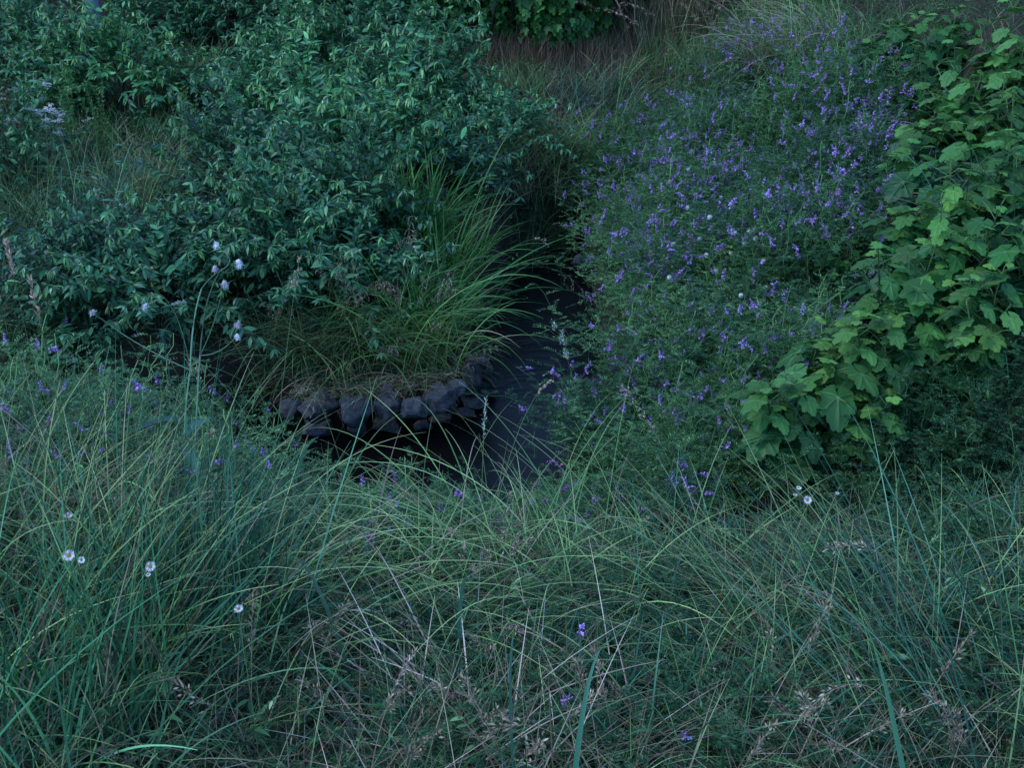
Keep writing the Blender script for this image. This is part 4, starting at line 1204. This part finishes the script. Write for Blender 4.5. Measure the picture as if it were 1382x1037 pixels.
CLV = clover_parts()
for (px, py) in ((957, 300), (988, 314), (991, 322), (1011, 319), (1019, 330), (1030, 333), (1004, 334), (986, 346), (1006, 345), (1030, 357), (953, 351), (966, 370), (944, 325), (928, 285), (903, 380), (832, 377), (929, 231), (904, 249), (908, 335), (1034, 389), (1000, 400)):
    q = ground_at(px, py, .42)
    put('white_clover', 'white clover head standing among the vetch in the middle of the slope', 'clover', CLV, (q[0], q[1], q[2] + .33), rng.uniform(0, 6.28), rng.uniform(1.0, 1.3), 'white clover on the vetch slope')


# tiny white flowers at the far left
def white_weed(seed):
    g0 = np.random.default_rng(seed); st_, fl, lf = MB(), MB(), MB()
    n = 12; pts = arcs(np.c_[g0.normal(0, .08, (n, 2)), np.zeros(n)], g0.uniform(0, 6.28, n), g0.uniform(0, .35, n), g0.uniform(0, .5, n), g0.uniform(.5, .75, n), 8)
    tube(st_, pts, .002, 4)
    for k in range(3, 8):
        a = g0.uniform(0, 6.28, n); d = np.c_[np.cos(a), np.sin(a), g0.uniform(-.2, .5, n)]
        bake(lf, LEAF_NARROW, pts[:, k], frames(d, np.tile([0, 0, 1.0], (n, 1))), g0.uniform(.04, .07, n))
    return st_.mesh('stem', M['green_stem']), lf.mesh('leaves', M['shrub_leaf']), pts[:, -1]


um = MB(); n = 16; a = rng.uniform(0, 6.28, n); rr = np.sqrt(rng.random(n)) * .022
for q in range(5):
    aa = np.full(n, q * 1.2566)
    bake(um, DIAM, np.c_[rr * np.cos(a), rr * np.sin(a), rng.normal(.012, .003, n)], frames(np.c_[np.cos(aa), np.sin(aa), np.full(n, .2)], np.tile([0, 0, 1.0], (n, 1))), .0055, sy=np.full(n, 1.8))
UMB = um.mesh('flower_cluster', M['white_petal'])
for i, (px, py, lab) in enumerate(((12, 165, 'weed with flat clusters of tiny white flowers at the very left edge'), (38, 150, 'tallest of the weeds with tiny white flowers, beside the broad shrub'), (55, 175, 'weed with tiny white flowers nearest the feathery olive weeds'))):
    a_, b_, tips = white_weed(70 + i)
    q = ground_at(px, py, .55)
    t = thing('white_flowered_weed', lab, 'weed', q, rng.uniform(0, 6), 'white-flowered weeds at the left')
    link('stem', a_, t); link('leaves', b_, t)
    for tp in tips: link('flower_cluster', UMB, t, tp, (rng.normal(0, .2), rng.normal(0, .2), 0), rng.uniform(1.3, 1.9))


# feathery olive weeds and silvery mugwort
def feathery(seed, mname, h=.5, nst=7, ll=.02, w=.05):
    g0 = np.random.default_rng(seed); mb, st_ = MB(), MB(); n = nst
    pts = arcs(np.c_[g0.normal(0, .05, (n, 2)), np.zeros(n)], g0.uniform(0, 6.28, n), g0.uniform(0, .2, n), g0.uniform(0, .3, n), g0.uniform(.7, 1.1, n) * h, 20)
    tube(st_, pts, .002, 4)
    for k in range(4, 21):
        for j in range(6):
            a = g0.uniform(0, 6.28, n); d = np.c_[np.cos(a), np.sin(a), g0.uniform(.3, 1.6, n)]
            bake(mb, LEAF_NARROW, pts[:, k], frames(d, g0.normal(0, 1, (n, 3))), g0.uniform(.6, 1.3, n) * ll * (1.2 - .5 * k / 20))
    return [('stem', st_.mesh('stem', M['green_stem'])), ('foliage', mb.mesh('foliage', M[mname]))]


FE = feathery(1, 'pod', .6, 10, .028); MU = feathery(2, 'silver_leaf', .3, 3, .035)
for (px, py, lab) in ((88, 150, 'olive feathery weed right of the tiny white flowers'), (135, 165, 'olive feathery weed between the two left shrubs'), (255, 165, 'olive feathery weed beside the upright shrub of the thicket')):
    put('feathery_weed', lab, 'weed', FE, ground_at(px, py, .35), rng.uniform(0, 6), 1.0, 'feathery weeds at the left')
for (px, py, lab) in ((1178, 155, 'silvery mugwort shoot beside the upper large leaves'), (1190, 150, 'silvery mugwort shoot right of its twin by the large leaves'), (1172, 235, 'silvery mugwort shoot at the lower margin of the upper stand'), (1128, 245, 'silvery mugwort shoot out among the vetch near the top'), (1085, 248, 'silvery mugwort shoot alone in the middle of the slope'), (1062, 272, 'lowest silvery mugwort shoot on the vetch slope')):
    put('mugwort', lab, 'weed', MU, ground_at(px, py, .28), rng.uniform(0, 6), 1.0, 'silvery mugwort on the slope')

# ------------------------------------------------------------------ seed stalks
def gbase(px, py, s):
    b = P(px, py, s); b[2] = float(H(b[0], b[1])); return b


def st3(bp, cp, tp, s0, s1, label, **kw):
    return stalk(gbase(bp[0], bp[1], s0), P(cp[0], cp[1], (s0 + s1) / 2), P(tp[0], tp[1], s1), label, **kw)


st3((830, 740), (800, 580), (752, 440), 3.3, 3.3, 'cocksfoot stalk with pale clumped head standing over the dark water', head='clump', hl=.14, mats=('green_stem', 'green_seed_head'), group='tall seed stalks')
st3((640, 760), (690, 540), (745, 514), 3.2, 3.5, 'stalk with narrow brown head leaning right across the water', head='tight', hl=.2, group='tall seed stalks')
st3((645, 760), (650, 620), (656, 537), 3.2, 3.4, 'short upright green spike rising into the dark water left of centre', head='tight', hl=.3, mats=('green_stem', 'green_seed_head'), group='tall seed stalks')
st3((150, 900), (85, 560), (40, 375), 2.2, 2.2, 'tall near stalk with grey fluffy head at the left edge', head='tight', hl=.16, group='tall seed stalks', rad=.002)
st3((140, 900), (60, 560), (8, 325), 2.2, 2.15, 'outermost tall grey-headed stalk at the left edge', head='tight', hl=.12, group='tall seed stalks')
st3((350, 700), (385, 470), (403, 355), 3.4, 3.5, 'slender stalk with three pale tufts right of the thistle', head='clump', hl=.14, mats=('green_stem', 'seed_head'), group='tall seed stalks')
st3((480, 640), (440, 500), (400, 520), 3.6, 3.9, 'arching grey stalk hanging over the leftmost stones', head='hang', hl=.4, group='tall seed stalks')
st3((950, 820), (960, 660), (840, 520), 3.0, 3.5, 'stalk with drooping straw head at the vetch edge right of the water', head='loose', hl=.3, group='tall seed stalks')
st3((420, 690), (330, 380), (235, 410), 3.3, 3.4, 'long green stalk bowing left in front of the thistle', head='tight', hl=.1, mats=('green_stem', 'green_seed_head'), group='tall seed stalks')
st3((430, 690), (330, 500), (240, 475), 3.3, 3.4, 'stalk bowing left with a brownish head at the thistle stems', head='hang', hl=.22, group='tall seed stalks')
st3((1350, 900), (1250, 700), (1120, 740), 2.6, 2.7, 'curved straw stalk with brown head bowing left at lower right', head='loose', hl=.25, mats=('dry_grass', 'seed_head'), group='tall seed stalks')
st3((1330, 1010), (1220, 820), (1090, 960), 2.3, 2.3, 'lower curved straw stalk with a heavy brown head', head='loose', hl=.35, mats=('dry_grass', 'seed_head'), group='tall seed stalks')
st3((910, 1030), (800, 920), (660, 990), 2.1, 2.1, 'straw stalk making a low arch at the bottom centre', head='loose', hl=.2, mats=('dry_grass', 'seed_head'), group='tall seed stalks')
st3((470, 880), (500, 960), (560, 880), 2.2, 2.3, 'pale twisted husk stalk left of the bottom straw', head='tight', hl=.4, mats=('dry_grass', 'seed_head'), group='tall seed stalks')
st3((600, 430), (760, 300), (800, 425), 6.3, 6.2, 'drooping husk stalk hanging over the far water', head='hang', hl=.3, mats=('green_stem', 'seed_head'), group='tall seed stalks')
st3((610, 420), (720, 300), (738, 330), 6.5, 6.6, 'pale feathery husk stalk above the arching sedge', head='loose', hl=.35, mats=('green_stem', 'seed_head'), group='tall seed stalks')


def stalk_group(n, poly, label, group, mats, h=(.35, .6), head='loose', lift=.25, lean=.35, az=None, mind=.05, sc=1.0, lo=False):
    protos = []
    for k in range(4):
        g_h = rng.uniform(*h); a = rng.uniform(0, 6.28) if az is None else az + rng.normal(0, .5)
        sm, hm = MB(), MB()
        pts = arcs(np.zeros((1, 3)) - [0, 0, .02], np.array([a]), np.array([rng.uniform(.05, lean)]), np.array([rng.uniform(.3, 1.4)]), np.array([g_h]), 16)[0]
        tube(sm, pts, .0013, 4, taper=.5)
        seg = pts[11:]
        if head == 'loose': spikelets(hm, seg, 80, .018 * sc, .012 * sc, .45)
        elif head == 'hang':
            for j in range(1, len(seg)):
                for q in range(3):
                    aa = rng.uniform(0, 6.28); b_ = bez(seg[j], seg[j] + np.array([math.cos(aa) * .02, math.sin(aa) * .02, .004]), seg[j] + np.array([math.cos(aa) * .03, math.sin(aa) * .03, -.05]), 5)
                    tube(hm, b_, .0006, 3); spikelets(hm, b_[1:], 10, .002, .010 * sc, .3)
        elif head == 'clump':
            for j in (0, 2, 3, 5): husk_blob(hm, seg[j] + rng.normal(0, .005, 3), nrm(seg[-1] - seg[0]), .010, .020, 26)
        else: spikelets(hm, seg, 80, .003, .010 * sc, .3)
        protos.append([('stem', sm.mesh('stem', M[mats[0]])), ('seed_head', hm.mesh('seed_head', M[mats[1]]))])
    for q in poly_scatter(poly, n, lift, mind):
        put('seed_stalk', label, 'grass stalk', protos[rng.integers(0, 4)], q, rng.normal(0, .5) if az is not None else rng.uniform(0, 6.28), rng.uniform(.85, 1.15), group)


stalk_group(34, [(380, 330), (560, 330), (600, 470), (400, 470)], 'thin stalk with drooping pale husks in the dark grass above the stones', 'husk stalks above the stones', ('green_stem', 'seed_head'), (.4, .6), 'hang', .3, .5)
stalk_group(26, [(0, 560), (260, 600), (260, 760), (0, 760)], 'stalk with brownish seed head among the grass on the left of the near bank', 'seed stalks on the left of the near bank', ('dry_grass', 'seed_head'), (.25, .4), 'clump', .2, .6)
stalk_group(44, [(560, 700), (1000, 640), (1382, 700), (1382, 900), (700, 860)], 'stalk with brownish seed head in the grass right of the foreground centre', 'seed stalks right of the foreground centre', ('dry_grass', 'seed_head'), (.22, .4), 'loose', .2, .8)
stalk_group(40, [(200, 860), (1382, 860), (1382, 1090), (200, 1090)], 'dry seed stalk lying in the grass along the bottom edge', 'seed stalks along the bottom edge', ('dry_grass', 'seed_head'), (.2, .4), 'loose', .12, 1.1)
stalk_group(8, [(580, 720), (700, 720), (700, 800), (580, 800)], 'pale clumped cocksfoot head in the middle foreground', 'cocksfoot heads in the middle foreground', ('green_stem', 'seed_head'), (.3, .4), 'clump', .25, .7)
stalk_group(20, [(820, 0), (1010, 0), (990, 80), (830, 80)], 'tall brown stalk standing against the bank right of the vine hedge', 'brown stalks right of the vine hedge', ('red_dry', 'dry_grass'), (.7, 1.1), 'loose', .4, .2, None, .05, 1.5)


# leafy sprigs
def sprig(label, base, vec, nl=8, ll=.03, group=None):
    t = thing('leafy_sprig', label, 'weed', base, 0, group)
    pts = bez((0, 0, -.02), np.array(vec) * [.4, .4, .8], vec, nl + 3); sm, lf = MB(), MB()
    tube(sm, pts, .0014, 4)
    tg = tangents(pts[None])[0]; sd = nrm(np.cross(tg, [0, 0, 1.0]) + 1e-4)
    for k in range(2, nl + 3):
        for sg in (-1, 1):
            d = nrm(tg[k] * .4 + sd[k] * sg + np.array([0, 0, rng.uniform(-.5, .1)]))
            bake(lf, LEAF, pts[k][None], frames(d[None], np.array([[rng.normal(0, .2), rng.normal(0, .2), 1.0]])), ll * rng.uniform(.8, 1.15))
    link('stem', sm.mesh('stem', M['green_stem']), t); link('leaves', lf.mesh('leaves', M['young_leaf']), t)


b_ = P(600, 480, 6.15)
sprig('sprig with paired leaflets leaning out over the slab-like corner stone', b_, P(668, 468, 6.1) - b_, 8, .05)
b_ = P(600, 500, 6.0)
sprig('sprig with hanging leaflets in front of the small flat-topped stone', b_, P(608, 535, 5.85) - b_ + [0, 0, .02], 6, .045)
for q in poly_scatter([(60, 570), (380, 640), (1382, 700), (1382, 1050), (100, 1050)], 22, .15, .15, .2):
    sprig('low leafy sprig growing among the blades of the near bank', q, (rng.normal(0, .07), rng.normal(0, .07), rng.uniform(.14, .26)), 6, rng.uniform(.022, .034), 'leafy sprigs in the foreground grass')

# broad single blades in the foreground
def broad(bp, cp, tp, s0, s1, w, label, mname='broad_blade'):
    b = gbase(bp[0], bp[1], s0)
    pts = bez((0, 0, 0), P(cp[0], cp[1], (s0 + s1) / 2) - b, P(tp[0], tp[1], s1) - b, 14)
    t = thing('broad_leaved_grass', label, 'grass', b, 0, 'broad-bladed grasses in the foreground')
    mb = MB(); ribbon(mb, pts[None], np.array([w]), fold=.25, prof=np.clip(1.1 - (np.arange(14) / 13) ** 2, .03, 1) * np.clip(.4 + np.arange(14) / 7, 0, 1), roll=np.array([rng.normal(0, .9)]))
    s = MB()
    o2 = np.array([rng.normal(0, .1), rng.normal(0, .06), .18])
    ribbon(mb, bez((0, 0, 0), o2 * .7, o2 + [rng.normal(0, .12), 0, -.02], 14)[None], np.array([w * .8]), fold=.25)
    tube(s, bez((0, 0, -.03), (0, 0, .06), pts[3], 6), .002, 4)
    link('blade', mb.mesh('blade', M[mname]), t); link('stem', s.mesh('stem', M['green_stem']), t)


for a_ in (((60, 980), (70, 860), (57, 812), 1.95, 2.0, .010, 'broad blue-green blade pointing up near the lower left corner'),
           
           ((770, 960), (780, 920), (810, 878), 2.1, 2.2, .014, 'broad light blade tilting right at the bottom centre'),
           ((620, 800), (610, 730), (645, 785), 2.7, 2.6, .011, 'pale blade folded over like a hook in the middle foreground'),
           ((700, 930), (680, 890), (694, 858), 2.2, 2.3, .009, 'short blue blades just above the bottom centre'),
           ((560, 930), (530, 860), (500, 850), 2.2, 2.2, .009, 'olive blade bending left in the bottom middle'),
           ((1300, 1000), (1200, 900), (1170, 850), 2.2, 2.3, .014, 'broad blade inside the leaning sheaf at lower right'),
           ((480, 800), (430, 750), (392, 752), 2.6, 2.7, .011, 'dark flat blade lying level across the pale fountain'),
           ((1090, 760), (1080, 660), (1040, 622), 3.0, 3.1, .006, 'thin hooked blade curling over below the large leaves', 'pale_grass'),
           ((380, 640), (395, 600), (430, 590), 3.4, 3.5, .012, 'short wide blade crossing the dark water at left')):
    broad(*a_)

# one bright vetch bloom low in the foreground
q = gbase(778, 905, 2.35)
t = thing('vetch_plant', 'lone bright purple vetch bloom in the foreground grass', 'vetch', q)
fm = MB(); tp = P(778, 865, 2.35) - q
tube(fm, bez((0, 0, -.02), tp * .5, tp, 8), .001, 3, r=np.array([.5])); link('stem', fm.mesh('stem', M['green_stem']), t)
link('flower_spike', SPK[2], t, tp, (.3, .2, 0), .9)


# ------------------------------------------------------------------ background: vine hedge, dry bank, post
def vine_hedge(px0, px1, y, h, label, seed, leaf='vine_leaf', n=2200, bottom=.15, ls=(.05, .085), fill=1.0):
    x0, x1 = (px0 - 691) / FPX * y / 1.05, (px1 - 691) / FPX * y / 1.05
    z0 = float(H((x0 + x1) / 2, y - .35))
    t = thing('vine_hedge', label, 'hedge', ((x0 + x1) / 2, y, z0), 0, 'vine hedges at the back')
    g0 = np.random.default_rng(seed); W = (x1 - x0)
    st_, lf = MB(), MB()
    m = int(60 * W)
    pts = arcs(np.c_[g0.uniform(-W / 2, W / 2, m), g0.uniform(-.2, .3, m), np.full(m, -.1)], g0.uniform(0, 6.28, m), g0.uniform(0, .3, m), g0.uniform(0, .6, m), g0.uniform(.5, 1.0, m) * h, 8)
    tube(st_, pts, .006, 4)
    x = g0.uniform(-W / 2, W / 2, n); f = g0.random(n) ** .8
    z = bottom + (h - bottom) * f
    bulge = .35 * np.sin(np.pi * np.clip(f, 0, 1) ** .7) + .10 * np.sin(4 * x + seed) + .08 * np.sin(7 * z + 3 * x)
    yy = -bulge + g0.uniform(-.04, .35, n) + .15 * f
    aa = g0.normal(-np.pi / 2, .7, n)
    d = np.c_[np.cos(aa) * .6, np.sin(aa) * .6, g0.uniform(-1.1, -.2, n)]
    up = np.c_[np.cos(aa) * .8, np.sin(aa) * .8, np.ones(n)] + g0.normal(0, .3, (n, 3))
    bake(lf, HEART, np.c_[x, yy, z], frames(d, up), g0.uniform(*ls, n))
    link('stems', st_.mesh('stems', M['shrub_wood']), t); link('foliage', lf.mesh('foliage', M[leaf]), t)


vine_hedge(560, 730, 11.3, 1.9, 'dark vine-covered hedge behind the dry path, left part', 1, n=3400, bottom=.25)
vine_hedge(700, 825, 11.2, 1.9, 'vine-covered hedge with heart-shaped leaves behind the path, right part', 2, n=3400, bottom=.25, ls=(.06, .10))
vine_hedge(940, 1070, 10.9, 1.7, 'ivy-dark hedge at the top edge above the reddish grass', 3, n=2800, bottom=.2)
vine_hedge(-120, 120, 12.3, 1.9, 'dark hedge at the top left corner behind the shrubs', 4, n=3000)
vine_hedge(130, 380, 12.5, 1.6, 'dark hedge behind the post and the back shrubs', 5, n=3000)
vine_hedge(370, 620, 12.2, 2.1, 'dark hedge behind the tallest part of the thicket', 6, n=3000)
vine_hedge(1050, 1500, 12.9, 2.6, 'dark hedge beyond the dry grass mounds at the top right', 7, n=4500)
vine_hedge(820, 970, 11.6, 1.8, 'dim hedge behind the brown stalks on the bank', 8, n=2400, bottom=.45, ls=(.03, .06))

# dry stems hanging along the foot of the hedge and over the bank right of it
def bank_straw(x0, x1, y0, y1, n, mname, L, name='dead_grass'):
    x = rng.uniform(x0, x1, n); y = rng.uniform(y0, y1, n)
    cover(name, mname, np.c_[x, y, H(x, y) - .01], lambda b: np.full(len(b), L), (.003, .006), (0, .35), (0, .8), 6)


bank_straw(-1.2, 1.2, 10.7, 11.2, 2600, 'red_dry', .34)
bank_straw(1.0, 2.6, 10.7, 11.8, 1800, 'red_dry', .42)
bank_straw(1.2, 4.0, 9.8, 11.6, 5200, 'grass', .38, 'bank_grass')
bank_straw(-.9, 2.6, 10.8, 11.6, 2200, 'grass', .36, 'bank_grass')
bank_straw(1.1, 2.6, 10.9, 12.3, 1300, 'dry_grass', .65)
bank_straw(1.1, 3.2, 10.9, 12.3, 3500, 'grass', .5, 'bank_grass')
bank_straw(2.4, 6, 10.0, 12.5, 5000, 'grass', .45, 'bank_grass')

pm = MB(); ppos = P(126, 14, 10.7); pz = float(H(ppos[0], ppos[1]))
ring = [(0, .075), (.6, .070), (1.4, .065), (2.2, .06), (2.25, .05), (2.26, .0)]
V, Q = [], []
for (z, r_) in ring:
    for s in range(16): V.append((r_ * math.cos(s * math.pi / 8), r_ * math.sin(s * math.pi / 8), z - .1))
for i in range(len(ring) - 1):
    for s in range(16): Q.append((i * 16 + s, i * 16 + (s + 1) % 16, i * 16 + 16 + (s + 1) % 16, i * 16 + 16 + s))
po = link('post', pm.add(V, Q).mesh('post', M['post']), None, (ppos[0], ppos[1], pz))
tag(po, 'pale blue-grey post rising behind the shrubs at the top left', 'post')
